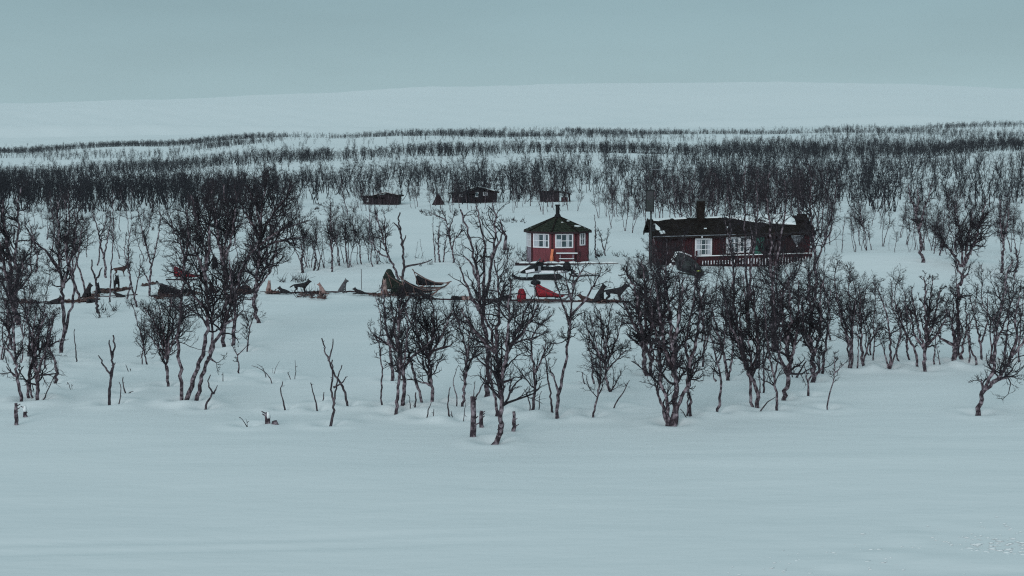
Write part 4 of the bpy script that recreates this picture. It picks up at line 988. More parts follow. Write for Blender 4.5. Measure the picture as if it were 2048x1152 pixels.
T("stout short trunk behind the left meadow with clumped root", 'mid', [[(72, 545), (75, 515), (70, 490), (64, 465), (58, 440)], [(64, 545), (60, 515), (66, 480), (75, 450)], [(56, 546), (52, 520), (44, 500)]], 2.4, 10)
T("bent leafless birch at the lower left with many snapped branches", 'mid', [[(46, 806), (38, 775), (32, 740), (30, 720), (31, 700), (20, 680), (18, 640), (10, 600)], [(31, 724), (22, 704), (8, 695), (-6, 690)], [(30, 700), (27, 660), (30, 625), (24, 590)], [(32, 755), (42, 740), (48, 732)], [(30, 752), (20, 742), (12, 733)]], 3.6, 11, .8)
T("straight double trunk, left of the pair with bushy heads at lower left", 'fan', [[(57, 799), (55, 760), (62, 735), (65, 690), (68, 650), (75, 615)], [(64, 799), (60, 770), (62, 735), (74, 700), (82, 650), (86, 612)]], 3.2, 12, .55)
T("pinkish barked trunk, right of the pair with bushy heads at lower left", 'fan', [[(73, 804), (76, 765), (72, 720), (70, 700), (78, 660), (92, 625)], [(75, 760), (82, 725), (92, 700), (104, 650), (108, 620)]], 4.2, 13, .5)
T("small crooked trunk with one arm reaching up right at lower left", 'mid', [[(112, 768), (113, 740), (112, 726), (104, 710), (98, 692), (94, 670), (104, 645), (110, 625)], [(98, 692), (112, 684), (124, 678)]], 3.4, 14, .6)
T("thin tree with a bushy ball top behind the lower left pair", 'fan', [[(88, 738), (90, 710), (92, 690), (96, 660), (100, 630)], [(92, 690), (82, 665), (76, 640)]], 2.2, 15, .5)
T("thin bare stem leaning right between two lower left trunks", 'dead', [[(81, 803), (92, 788), (101, 768), (109, 752)]], 1.7, 16, name="dead_sapling", cat="dead sapling")
T("slender bare rod standing alone on the snow below the straw patch", 'dead', [[(153, 724), (152, 700), (148, 675), (149, 658)]], 1.5, 17, name="dead_sapling", cat="dead sapling")
T("lone dead snag with three upright prongs on the left foreground snow", 'dead', [[(218, 809), (219, 780), (222, 755), (226, 735), (225, 712), (229, 690), (228, 671)], [(222, 753), (214, 740), (205, 725), (197, 711)], [(225, 715), (219, 700), (217, 680)], [(222, 745), (228, 730), (231, 725)]], 3.2, 18, name="dead_tree", cat="dead tree")
T("thin twisted twig just right of the three pronged snag", 'dead', [[(236, 806), (243, 782), (241, 768), (238, 764)]], 1.4, 19, name="dead_sapling", cat="dead sapling")
T("black curved twig bending over right of the three pronged snag", 'dead', [[(254, 784), (247, 774), (244, 762), (245, 754)], [(254, 784), (260, 780), (266, 783)]], 1.8, 20, name="dead_sapling", cat="dead sapling")
T("twiggy young birch forking at its foot, left of the big fan shaped bush", 'fan', [[(296, 729), (289, 712), (288, 700), (283, 672), (272, 635), (264, 605)], [(286, 731), (283, 715), (287, 700), (289, 660), (294, 620)]], 1.9, 21, .6)
T("big fan shaped birch with a dense round crown of fine twigs on the left", 'fan', [[(336, 771), (335, 745), (333, 715), (322, 680), (305, 640), (290, 615)], [(333, 715), (336, 670), (340, 620), (345, 590)], [(334, 720), (348, 680), (365, 640), (378, 610)], [(333, 712), (328, 660), (318, 610)], [(334, 718), (342, 660), (358, 610)], [(333, 716), (312, 690), (292, 660)]], 3.2, 22, .8)
T("left trunk of the tall clump, straight and climbing above the dog line", 'mid', [[(363, 804), (364, 780), (362, 740), (357, 700), (355, 660), (363, 610), (366, 575), (370, 545), (364, 500), (352, 470), (340, 440)], [(364, 560), (372, 510), (378, 460), (374, 420)]], 4.0, 23, .9)
T("double curved trunk of the tall clump, left half, sweeping out then up", 'mid', [[(375, 804), (383, 770), (393, 742), (405, 712), (413, 680), (418, 640), (414, 590), (412, 550), (411, 510), (407, 480), (398, 450), (388, 425), (384, 390)], [(414, 620), (396, 605), (384, 585), (372, 560), (355, 540)], [(412, 540), (420, 500), (416, 460), (424, 420), (422, 380)], [(413, 560), (400, 520), (384, 490), (366, 470)]], 4.8, 24, 1.0)
T("double curved trunk of the tall clump, right half, leaning to the right", 'mid', [[(393, 804), (400, 770), (406, 745), (420, 708), (433, 680), (450, 648), (462, 610), (474, 570), (484, 530), (505, 505), (516, 480)], [(420, 706), (426, 670), (424, 640), (428, 600), (436, 570)], [(450, 648), (470, 640), (486, 620)], [(462, 610), (464, 560), (458, 520)], [(415, 715), (430, 722), (436, 726)]], 4.4, 25, .8)
T("tall straight birch behind the clump, crown merging above the dogs", 'dense', [[(446, 695), (450, 660), (452, 600), (448, 550), (448, 520), (452, 480), (456, 440), (452, 400), (446, 368)], [(448, 530), (438, 490), (434, 450), (428, 410), (420, 380)], [(450, 520), (462, 480), (468, 440), (474, 400), (470, 370)]], 4.2, 26, .75)
T("tall birch right beside the straight one, bending right at mid height", 'mid', [[(464, 694), (468, 655), (469, 610), (476, 575), (482, 550), (494, 520), (502, 490)], [(469, 610), (462, 570), (470, 530)]], 4.2, 27, .9)
T("wide crowned tall birch on the pinkish curved foot, the widest crown at left", 'dense', [[(518, 644), (511, 621), (509, 590), (513, 555), (517, 527), (519, 490), (520, 455), (515, 427), (505, 395), (490, 370)], [(519, 480), (535, 450), (550, 420), (570, 400), (585, 370)], [(520, 460), (524, 420), (530, 380), (535, 350)], [(518, 500), (545, 485), (575, 478), (605, 474), (622, 477)], [(518, 470), (500, 440), (488, 425), (480, 400)], [(519, 490), (550, 465), (590, 450), (615, 440)], [(516, 560), (530, 540), (545, 520), (558, 500)]], 4.2, 28, .9)
T("crooked birch with low limb right of the wide crowned tall one", 'sparse', [[(500, 598), (520, 570), (540, 545), (548, 520), (552, 495), (560, 470)], [(540, 545), (528, 520), (522, 500)]], 2.4, 29)
T("small round bush tree below the wide crowned birch", 'fan', [[(494, 701), (496, 680), (500, 655), (490, 625), (482, 600)], [(500, 655), (508, 630), (512, 610)]], 1.7, 30, .7)
T("tiny open headed sapling in the gap right of the tall clump", 'sparse', [[(477, 746), (477, 725), (475, 710), (466, 695), (462, 685)], [(475, 710), (488, 700), (496, 688)]], 1.9, 31, 1.4)
T("black zigzag dead sapling leaning right at the foot of the tall clump", 'dead', [[(409, 814), (415, 800), (427, 788), (419, 776), (413, 765), (421, 750)], [(427, 788), (433, 777), (435, 771)]], 2.4, 32, name="dead_sapling", cat="dead sapling")
T("short upright peg twig on open snow right of the tall clump", 'dead', [[(446, 761), (446, 752), (446, 745)]], 1.2, 33, name="dead_sapling", cat="dead sapling")
T("V shaped twig poking from the foreground snow", 'dead', [[(496, 849), (489, 842), (479, 834)], [(496, 849), (494, 842), (492, 837)]], 1.1, 34, name="dead_sapling", cat="dead sapling")
T("tiny V shaped twig on the left foreground snow", 'dead', [[(144, 778), (139, 770), (135, 764)], [(144, 778), (143, 768)]], 1.0, 35, name="dead_sapling", cat="dead sapling")
T("small crossed twig right of the three pronged snag, higher up", 'dead', [[(260, 743), (255, 735), (251, 729)], [(258, 740), (262, 737)]], 1.1, 36, name="dead_sapling", cat="dead sapling")
# centre left
T("faint fallen shrub with feathery twigs in the centre left snow", 'thin', [[(547, 765), (538, 752), (528, 742), (516, 735), (503, 731)], [(532, 746), (526, 734), (513, 728)]], 1.3, 40, 1.6, name="dead_sapling", cat="dead sapling")
T("pale little shrub on the snow right of the fallen feathery one", 'thin', [[(547, 746), (551, 735), (559, 722)], [(547, 746), (544, 735)]], .7, 41, 2, name="dead_sapling", cat="dead sapling")
T("L shaped curved twig in the open centre left snow", 'dead', [[(582, 760), (580, 752), (575, 745)], [(588, 757), (592, 740), (590, 720)]], 1.2, 42, name="dead_sapling", cat="dead sapling")
T("short bent rod standing on the snow left of the crossed snag", 'dead', [[(570, 815), (565, 795), (560, 778), (566, 763)]], 1.8, 43, name="dead_sapling", cat="dead sapling")
T("second short rod, nearer the crossed snag", 'dead', [[(635, 816), (630, 797), (626, 782), (621, 765)]], 1.9, 44, name="dead_sapling", cat="dead sapling")
T("stub twig touching the left side of the crossed snag", 'dead', [[(645, 800), (646, 792), (648, 784)]], 1.6, 45, name="dead_sapling", cat="dead sapling")
T("S curved dead trunk crossing another, alone on the centre left snow", 'dead', [[(660, 847), (666, 825), (667, 803), (662, 780), (664, 750), (667, 720)], [(667, 803), (673, 778), (675, 755), (683, 730)], [(667, 775), (675, 772), (686, 765), (693, 753)]], 3.0, 46, name="dead_tree", cat="dead tree")
T("long dead trunk leaning left and crossing the S curved one", 'dead', [[(696, 808), (691, 785), (680, 765), (667, 745), (657, 722), (649, 692), (642, 677)], [(657, 722), (663, 700), (667, 677)]], 2.7, 47, name="dead_tree", cat="dead tree")
T("thin whip stem with an elbow branch left of the middle thicket", 'sparse', [[(765, 811), (762, 785), (765, 745), (761, 715), (758, 684), (763, 650), (758, 615), (750, 590)], [(758, 684), (746, 668), (737, 655)]], 2.0, 48, .8)
T("pale pink footed birch behind the left of the middle thicket", 'mid', [[(785, 759), (784, 730), (780, 700), (776, 670), (770, 640), (768, 605), (762, 570)], [(780, 690), (788, 650), (795, 610)]], 3.4, 49, .9)
T("pinkish leaning trunk at the front of the middle thicket", 'mid', [[(790, 826), (795, 790), (798, 755), (800, 720), (792, 680), (786, 640), (782, 605)], [(798, 755), (812, 700), (816, 650), (812, 600)]], 3.6, 50, 1.0)
T("dark curving trunk with wide arms in the middle thicket", 'dense', [[(801, 815), (810, 785), (806, 745), (800, 705), (797, 660), (798, 610), (810, 565)], [(800, 705), (780, 690), (764, 680), (748, 672)], [(806, 740), (826, 710), (850, 695), (876, 665)], [(797, 660), (804, 620), (822, 590)]], 4.6, 51, .7)
T("slanting trunk running down right in the middle thicket", 'mid', [[(848, 808), (836, 778), (826, 740), (818, 705), (812, 670), (826, 640), (835, 600)]], 3.4, 52, 1.0)
T("round headed birch with a wide dense crown right in the middle thicket", 'fan', [[(864, 812), (866, 785), (859, 750), (858, 715), (856, 680), (848, 640), (840, 600)], [(858, 715), (866, 670), (868, 630), (862, 590)], [(858, 710), (880, 680), (894, 650), (905, 620)], [(858, 712), (838, 680), (830, 640), (822, 610)], [(859, 705), (884, 695), (905, 690)], [(860, 770), (850, 762), (842, 766)]], 4.0, 53, .8)
T("low leaning stick at the foot of the round headed birch", 'dead', [[(853, 833), (857, 820), (862, 805)], [(866, 830), (868, 818)]], 1.7, 54, name="dead_sapling", cat="dead sapling")
T("thin stub between trunks of the middle thicket", 'dead', [[(822, 820), (821, 805), (818, 790)]], 1.3, 55, name="dead_sapling", cat="dead sapling")
T("pale stub with two knobs at the front of the middle thicket", 'dead', [[(830, 820), (831, 800), (832, 785)]], 2.6, 56, name="dead_sapling", cat="dead sapling")
T("curved birch between the middle thicket and the forked giant", 'fan', [[(922, 811), (929, 785), (932, 745), (934, 712), (926, 675), (914, 640), (905, 605)], [(934, 712), (938, 680), (942, 650)], [(932, 740), (948, 710), (960, 690)]], 3.4, 57, .6)
T("thin hooked sapling left of the thick cut stump", 'thin', [[(913, 812), (915, 793), (905, 768), (910, 745), (918, 730)]], 1.5, 58)
T("short two pronged stick left of the thick cut stump", 'dead', [[(899, 832), (895, 805), (898, 780), (900, 774)], [(906, 834), (902, 822)]], 2.0, 59, name="dead_sapling", cat="dead sapling")
T("very thin wavy twig just left of the thick cut stump", 'dead', [[(926, 838), (930, 815), (932, 803)]], 1.0, 60, name="dead_sapling", cat="dead sapling")
T("whippy sapling arching up from behind the thick cut stump", 'thin', [[(944, 796), (960, 780), (970, 760), (974, 735), (966, 705)], [(946, 792), (949, 775), (950, 762)]], 1.9, 61, 1.3)
# the two giants left of the hut
T("tall dead topped giant whose three bare prongs rise left of the hut", 'sparse', [[(973, 790), (976, 760), (978, 720), (976, 690), (966, 650), (960, 615), (958, 580), (957, 560), (952, 545), (948, 520), (943, 490), (938, 463), (930, 440), (920, 418)], [(966, 640), (968, 600), (967, 560), (970, 530), (972, 500), (966, 475), (962, 455), (955, 430), (951, 412)], [(968, 610), (980, 560), (984, 520), (987, 490), (992, 462), (993, 440), (988, 420), (986, 402)], [(984, 515), (997, 490), (1000, 473), (1010, 462)], [(957, 560), (945, 535), (938, 520), (927, 511)], [(958, 620), (940, 590), (928, 560), (918, 535)], [(1010, 500), (1014, 480), (1006, 460), (998, 438)], [(976, 690), (950, 660), (930, 640)]], 5.2, 62, .55)
T("big dense crowned birch on a bent foot in the centre foreground", 'dense', [[(985, 883), (997, 877), (1004, 860), (1002, 830), (1002, 795), (1001, 765), (994, 725), (990, 700), (980, 660), (966, 620), (952, 585)], [(1001, 765), (1012, 722), (1022, 690), (1038, 655), (1052, 620), (1064, 590)], [(990, 705), (996, 650), (998, 600), (994, 555), (990, 520)], [(1012, 722), (1014, 670), (1018, 610), (1022, 560)], [(990, 705), (964, 680), (940, 650), (925, 620)], [(1001, 770), (1014, 762), (1028, 756)], [(1022, 690), (1042, 670), (1062, 640), (1075, 610)]], 5.6, 63, .75)
T("second bent stem standing close behind the centre birch", 'sparse', [[(995, 828), (992, 800), (985, 775), (980, 750), (984, 720), (990, 700)]], 3.6, 64, .5)
T("small crowned birch leaning right, between the two central giants", 'fan', [[(1065, 817), (1070, 780), (1068, 745), (1064, 715), (1060, 690), (1068, 665), (1085, 645), (1104, 630)], [(1070, 745), (1080, 725), (1090, 700), (1092, 680)]], 3.4, 65, .55)
T("bare hooked sapling tangle at the foot of the small leaning birch", 'dead', [[(1057, 824), (1062, 812), (1056, 795), (1049, 778)], [(1079, 817), (1078, 800), (1082, 782)]], 1.8, 66, name="dead_sapling", cat="dead sapling")
T("thin straight trunk left of the slender leaning birch", 'dead', [[(1106, 824), (1101, 790), (1097, 765), (1095, 740), (1090, 715), (1086, 690)]], 2.4, 67, name="dead_tree", cat="dead tree")
T("slender pale barked birch that reaches up before the hut, three armed top", 'sparse', [[(1114, 832), (1116, 800), (1119, 780), (1127, 750), (1134, 715), (1137, 680), (1139, 650), (1143, 625), (1143, 600), (1146, 570), (1150, 540)], [(1139, 650), (1128, 615), (1118, 585), (1113, 560), (1109, 545)], [(1143, 630), (1160, 612), (1177, 590), (1195, 560), (1205, 532)], [(1118, 784), (1110, 765), (1104, 745), (1098, 735)], [(1143, 600), (1133, 570), (1130, 545)], [(1146, 570), (1160, 550), (1168, 530)]], 3.8, 68, 1.5)
T("round fan shaped birch with fine rayed twigs right of the slender one", 'fan', [[(1220, 780), (1213, 760), (1211, 735), (1209, 700), (1205, 660), (1198, 620)], [(1211, 735), (1225, 700), (1238, 665), (1245, 635)], [(1211, 730), (1190, 700), (1176, 665), (1168, 635)], [(1209, 715), (1216, 665), (1220, 620)], [(1212, 742), (1232, 720), (1252, 700)], [(1219, 780), (1228, 772), (1236, 760)]], 3.2, 69, .9)
T("thin leaning trunk passing under the round fan shaped birch", 'fan', [[(1184, 830), (1192, 805), (1197, 785), (1202, 750), (1200, 715), (1190, 680), (1184, 640)]], 2.4, 70, .8)
T("curly low stem at the left foot of the round fan shaped birch", 'sparse', [[(1190, 770), (1185, 758), (1184, 730), (1180, 700), (1172, 670)]], 2.4, 71)
T("bare branch stuck slanting in the snow right of the round birch", 'dead', [[(1226, 812), (1236, 798), (1245, 788), (1252, 772), (1259, 761)], [(1252, 772), (1249, 766)]], 1.7, 72, name="dead_sapling", cat="dead sapling")
T("short bent twig left of the round fan shaped birch", 'dead', [[(1170, 769), (1167, 755), (1163, 744)]], 1.4, 73, name="dead_sapling", cat="dead sapling")
# right thicket
T("dark bushy birch at the left end of the big right hand thicket", 'dense', [[(1291, 749), (1290, 720), (1286, 690), (1282, 650), (1275, 600), (1262, 560), (1252, 535)], [(1288, 700), (1292, 650), (1290, 600), (1288, 555), (1284, 520)], [(1289, 705), (1305, 660), (1312, 610), (1316, 560)], [(1286, 680), (1268, 650), (1254, 620), (1246, 590)], [(1300, 745), (1302, 700), (1300, 640), (1300, 580)]], 5.2, 74, .95)
T("many stemmed birch clump on the broad pinkish stool, nearest in the right thicket", 'dense', [[(1343, 847), (1350, 815), (1352, 780), (1349, 740), (1345, 700), (1342, 650), (1336, 600), (1330, 560), (1328, 535)], [(1335, 846), (1326, 815), (1316, 785), (1309, 758)], [(1347, 845), (1360, 805), (1372, 780), (1376, 740), (1372, 690), (1380, 640), (1388, 590), (1390, 550)], [(1336, 840), (1333, 800), (1322, 770), (1320, 720), (1316, 680), (1306, 640), (1298, 600)], [(1349, 740), (1330, 700), (1322, 650), (1314, 600), (1310, 560)], [(1376, 735), (1390, 700), (1396, 650), (1404, 600), (1412, 570)], [(1345, 700), (1356, 650), (1362, 600), (1366, 555)], [(1372, 780), (1386, 750), (1392, 715)]], 6.0, 75, .8)
T("double stump like stems just right of the broad pinkish stool", 'sparse', [[(1381, 828), (1380, 800), (1378, 775), (1384, 745), (1380, 700)], [(1374, 825), (1376, 795), (1374, 770)]], 3.2, 76)
T("thin snag leaning from the stool's right foot", 'dead', [[(1376, 835), (1368, 825), (1361, 818)]], 1.5, 77, name="dead_sapling", cat="dead sapling")
T("S bent slim birch standing clear right of the stool clump", 'mid', [[(1432, 823), (1440, 800), (1443, 770), (1438, 740), (1430, 710), (1424, 680), (1414, 640), (1406, 600)], [(1434, 728), (1444, 710), (1450, 680), (1446, 640)], [(1432, 762), (1424, 757), (1428, 742)]], 2.8, 78, .8)
T("forked small birch behind the S bent slim one", 'mid', [[(1405, 731), (1407, 705), (1410, 670), (1406, 630), (1400, 590), (1394, 560)], [(1408, 700), (1418, 670), (1424, 630)]], 2.4, 79)
T("V footed birch in the right thicket below the cabin's left window", 'dense', [[(1457, 758), (1452, 730), (1446, 700), (1436, 665), (1426, 630), (1420, 590)], [(1455, 756), (1463, 725), (1466, 690), (1460, 650), (1450, 610), (1444, 575)]], 3.4, 80, .7)
T("tall heavy crowned birch with hooked foot in the middle of the right thicket", 'dense', [[(1515, 814), (1515, 785), (1505, 760), (1493, 735), (1484, 700), (1476, 660), (1470, 620), (1466, 580), (1464, 545)], [(1503, 813), (1502, 790), (1500, 755), (1502, 715), (1498, 680), (1494, 640), (1490, 590), (1486, 550)], [(1500, 750), (1512, 720), (1516, 680), (1510, 630), (1506, 580)], [(1484, 700), (1470, 670), (1456, 640), (1450, 600)], [(1492, 735), (1486, 690), (1480, 640), (1482, 590)]], 4.6, 81, .95)
T("fallen thin branch propped against the hooked foot", 'dead', [[(1516, 822), (1530, 808), (1545, 798), (1553, 793)]], 1.8, 82, name="dead_sapling", cat="dead sapling")
T("pair of straight thin stems in the right thicket", 'mid', [[(1528, 786), (1527, 750), (1526, 710), (1530, 670), (1526, 620)], [(1521, 784), (1518, 745), (1520, 700), (1514, 650)]], 2.2, 83, .9)
T("slim trunk with a round knot right of the straight pair", 'dense', [[(1552, 821), (1555, 800), (1550, 770), (1546, 745), (1540, 715), (1534, 680), (1532, 640), (1528, 600)], [(1548, 755), (1556, 725), (1562, 690), (1560, 650)]], 3.0, 84, .6)
T("thick dark birch with snapped side stubs, right of the thicket's middle", 'dense', [[(1568, 797), (1576, 770), (1578, 740), (1574, 700), (1568, 660), (1564, 620), (1560, 580)], [(1576, 745), (1588, 700), (1596, 650), (1598, 600), (1596, 560)], [(1576, 750), (1560, 720), (1552, 680), (1550, 640), (1546, 590)], [(1574, 700), (1582, 650), (1580, 600), (1578, 560)]], 5.2, 85, .85)
T("slanting dead log leaning right in the right thicket", 'dead', [[(1588, 756), (1600, 742), (1612, 722)], [(1588, 756), (1582, 740)]], 2.6, 86, name="dead_sapling", cat="dead sapling")
T("short forked Y sapling at the right thicket's front", 'thin', [[(1616, 792), (1616, 765), (1611, 748), (1608, 730)], [(1616, 762), (1622, 750), (1630, 742), (1632, 728)]], 2.8, 87)
T("tall dark crowned birch closing the right thicket's right side", 'dense', [[(1626, 763), (1628, 735), (1624, 700), (1620, 660), (1622, 620), (1618, 580), (1622, 540)], [(1625, 720), (1636, 690), (1642, 650), (1640, 600), (1646, 560)], [(1624, 705), (1610, 670), (1604, 630), (1606, 590)], [(1628, 745), (1644, 735), (1650, 715)]], 4.8, 88, .95)
T("low twin stem right behind the dark crowned birch", 'dense', [[(1645, 748), (1648, 720), (1652, 690), (1654, 650), (1658, 610), (1660, 580)], [(1640, 745), (1637, 715), (1638, 690)]], 3.0, 89, .7)
T("small sparse sapling on the open snow right of the thicket", 'sparse', [[(1653, 816), (1657, 795), (1660, 783), (1667, 765), (1670, 740), (1668, 720), (1672, 703)], [(1670, 745), (1682, 735), (1690, 725)]], 1.8, 90, 2.0)
# trees that stand before the cabin
T("pale trunk birch before the cabin, left of its double window", 'sparse', [[(1462, 660), (1466, 610), (1470, 570), (1466, 535), (1463, 500), (1460, 470), (1461, 440), (1457, 400), (1452, 360)], [(1463, 500), (1455, 470), (1450, 440)]], 2.6, 91, 1.1)
T("dark trunk birch before the cabin's double window", 'sparse', [[(1497, 650), (1495, 600), (1494, 560), (1491, 520), (1490, 480), (1489, 440), (1490, 400), (1487, 360), (1492, 330)], [(1491, 520), (1505, 500), (1507, 475), (1500, 450)]], 2.8, 92, 1.1)
T("crooked white patched birch before the green door", 'sparse', [[(1498, 600), (1499, 560), (1503, 530), (1508, 500), (1512, 470), (1514, 440), (1516, 410), (1512, 370), (1518, 335)]], 2.6, 93, 1.1)
T("thick trunk birch before the dark veranda post", 'mid', [[(1546, 700), (1546, 640), (1544, 600), (1545, 560), (1541, 520), (1543, 490), (1540, 450), (1538, 420), (1534, 380), (1540, 345)], [(1545, 560), (1553, 530), (1557, 500), (1563, 470), (1568, 440), (1575, 400), (1570, 360)]], 4.0, 94, .6)
T("birch with a looping limb below the veranda rail", 'sparse', [[(1560, 640), (1564, 600), (1567, 570), (1580, 560), (1596, 545), (1603, 520)], [(1567, 572), (1556, 560), (1551, 545)]], 3.0, 95, 1)
T("white streaked birch hugging the cabin's right end", 'mid', [[(1628, 600), (1634, 560), (1630, 520), (1628, 490), (1626, 460), (1622, 430), (1618, 400), (1624, 360), (1616, 320)], [(1631, 525), (1640, 505), (1646, 485), (1650, 465)]], 3.4, 96, .9)
# right row
T("small dense row birch just right of the thicket, two roots", 'mid', [[(1703, 740), (1703, 715), (1700, 690), (1690, 665), (1682, 640), (1678, 610), (1674, 585)], [(1697, 736), (1699, 710), (1704, 680), (1708, 640), (1712, 600)]], 2.6, 97, .9)
T("row birch with a tight upright crown, third from the thicket", 'mid', [[(1726, 735), (1724, 715), (1722, 690), (1722, 650), (1720, 610), (1722, 575)], [(1725, 720), (1736, 690), (1750, 670), (1758, 650)]], 3.2, 98, .9)
T("very straight thin stem in the right row", 'thin', [[(1716, 739), (1716, 700), (1716, 660), (1714, 620)]], 1.7, 99, 1.6)
T("row birch forking wide from one foot, in the right row's first gap", 'mid', [[(1778, 739), (1782, 710), (1780, 680), (1777, 640), (1768, 610), (1758, 585), (1746, 565)], [(1780, 730), (1792, 705), (1802, 675), (1804, 640)], [(1776, 728), (1768, 700), (1758, 675)]], 2.8, 100, .8)
T("densest round crowned birch of the right row", 'dense', [[(1849, 743), (1850, 715), (1852, 690), (1851, 650), (1850, 600), (1848, 555)], [(1852, 690), (1862, 660), (1872, 620), (1880, 580)], [(1850, 695), (1838, 665), (1830, 625), (1822, 580)], [(1852, 680), (1858, 630), (1862, 580), (1866, 550)], [(1850, 700), (1836, 685), (1820, 640), (1808, 600)], [(1854, 690), (1874, 672), (1890, 640), (1894, 600)]], 4.0, 101, .75)
T("slim stem left of the densest row birch, leaning left", 'mid', [[(1835, 736), (1833, 710), (1826, 690), (1812, 672), (1804, 650), (1800, 615)]], 3.0, 102, .9)
T("thin two legged birch right of the densest row birch", 'sparse', [[(1871, 735), (1868, 710), (1872, 690), (1870, 660)], [(1883, 732), (1876, 708), (1872, 690)]], 2.0, 103)
T("thick dark snag with a forked bare top rising above the right row", 'mid', [[(1908, 731), (1910, 705), (1915, 680), (1917, 640), (1915, 600), (1919, 570), (1924, 555), (1918, 540), (1913, 525), (1911, 515)], [(1909, 695), (1896, 685), (1880, 672), (1866, 662)], [(1923, 556), (1932, 552), (1940, 547)], [(1919, 570), (1926, 550), (1927, 538)], [(1910, 690), (1904, 650), (1896, 620)]], 5.2, 104, .35)
T("row birch with curved forks right of the thick dark snag", 'mid', [[(1962, 728), (1964, 705), (1960, 680), (1952, 650), (1946, 620), (1940, 590)], [(1962, 685), (1972, 660), (1976, 625), (1976, 590)]], 2.8, 105, .8)
T("short leaning stem at the foot of the thick dark snag's right side", 'sparse', [[(1922, 728), (1924, 700), (1930, 670), (1934, 640), (1930, 600)]], 3.0, 106, 1.2)
T("hooked stem reaching down right in the right row", 'sparse', [[(1946, 736), (1956, 722), (1948, 712), (1942, 700), (1938, 670), (1940, 630)]], 2.6, 107)
T("big leaning birch with a low snapped limb at the right edge", 'mid', [[(1956, 827), (1961, 800), (1966, 785), (1982, 768), (1998, 755), (2010, 738), (2022, 715), (2040, 695), (2056, 660), (2060, 620)], [(1966, 785), (1980, 755), (1988, 735), (1990, 700), (1992, 672), (2000, 630), (2008, 585), (2012, 545), (2025, 520)], [(1986, 764), (2004, 758), (2016, 752), (2028, 754)], [(2022, 715), (2034, 670), (2030, 630), (2040, 590)], [(1967, 782), (1965, 768), (1964, 758)]], 5.0, 108, .75)
T("crowded dark crown at the right edge behind the leaning birch", 'dense', [[(2007, 725), (2012, 690), (2016, 650), (2020, 610), (2016, 570)], [(2037, 722), (2038, 690), (2042, 650), (2036, 600), (2044, 560)]], 2.6, 109, .7)
# snowfield behind hut and dogs
T("dead tree standing over the sleds with a pointed fork", 'dead', [[(803, 560), (808, 535), (806, 505), (803, 480), (800, 455), (797, 440), (801, 425)], [(810, 534), (825, 530), (845, 527), (864, 519)], [(804, 490), (811, 475), (812, 470)], [(799, 460), (793, 450), (788, 445)]], 2.9, 110, name="dead_tree", cat="dead tree")
T("birch slanting left from the sleds, crossing the open field", 'mid', [[(800, 560), (788, 535), (780, 520), (772, 500), (768, 480), (760, 455), (753, 430), (748, 405)], [(778, 515), (758, 508), (748, 495), (745, 475)], [(772, 500), (770, 460), (768, 420)]], 2.6, 111, .7)
T("solitary birch with a tangled drooping crown left of the forked giant", 'mid', [[(909, 526), (903, 495), (897, 462), (892, 440), (884, 420)], [(904, 500), (909, 478), (922, 465), (924, 448)], [(897, 465), (904, 440), (912, 425)], [(892, 440), (872, 430), (860, 425)]], 2.2, 112, 1.0)
T("straight dark twin stems in the field left of the tangled crown", 'mid', [[(880, 526), (877, 500), (876, 475), (880, 445)], [(886, 525), (890, 495), (893, 465)]], 2.2, 113, .7)
T("very thin long stem in the open field behind the sleds", 'thin', [[(871, 526), (868, 490), (866, 460), (866, 432)]], 1.4, 114)
T("isolated straight birch with side tufts behind the grey dog", 'mid', [[(665, 544), (664, 510), (662, 470), (661, 430), (660, 395)], [(664, 505), (672, 480), (678, 455)]], 1.9, 115, 1.0)
T("thick rooted twin birch behind the empty snow line", 'dead', [[(627, 543), (632, 520), (627, 500), (624, 478)], [(635, 540), (642, 515), (645, 498)]], 2.4, 116, name="dead_tree", cat="dead tree")
T("broken pointed post like trunk behind the standing black dog", 'dead', [[(605, 546), (603, 525), (604, 505), (603, 487)]], 3.4, 117, name="dead_tree", cat="dead tree")
T("hanging dead stem with twin tips left of the hut", 'dead', [[(1015, 525), (1014, 505), (1016, 490)], [(1016, 500), (1020, 490)]], 1.4, 118, name="dead_tree", cat="dead tree")
T("wavy thin birch standing right of the hut", 'thin', [[(1192, 516), (1190, 490), (1191, 460), (1190, 430)]], 1.8, 119, 1.5)
T("small spreading birch right of the hut", 'mid', [[(1212, 512), (1206, 495), (1202, 475), (1196, 455)], [(1208, 500), (1214, 480), (1218, 460)]], 1.6, 120, .9)
T("big birch with a mangled twin trunk behind the right snow bank", 'sparse', [[(1846, 522), (1842, 495), (1840, 470), (1836, 450), (1832, 430), (1829, 412), (1820, 395), (1818, 370)], [(1838, 460), (1845, 440), (1848, 415), (1858, 395), (1864, 370)], [(1832, 430), (1838, 400), (1834, 375)]], 3.4, 121, 1.0)
T("wide V shaped birch bush with a thick twig mass behind the right bank", 'fan', [[(1925, 532), (1938, 510), (1950, 485), (1958, 460), (1965, 430), (1970, 400)], [(1925, 530), (1924, 500), (1922, 470), (1915, 440), (1910, 410)], [(1926, 530), (1934, 495), (1940, 460), (1946, 420)], [(1922, 528), (1905, 505), (1890, 490), (1875, 470), (1864, 455)]], 3.4, 122, .9)
T("slender forked birch near the right edge behind the bank", 'sparse', [[(2003, 545), (2006, 515), (2007, 480), (2002, 460), (2000, 430), (2001, 400)], [(2007, 475), (2014, 455), (2018, 430), (2017, 415)]], 3.0, 123, 1.2)
T("hooked thick stem at the right edge behind the bank", 'dead', [[(2030, 544), (2036, 525), (2034, 505), (2030, 495)], [(2018, 542), (2030, 541)]], 3.0, 124, name="dead_tree", cat="dead tree")

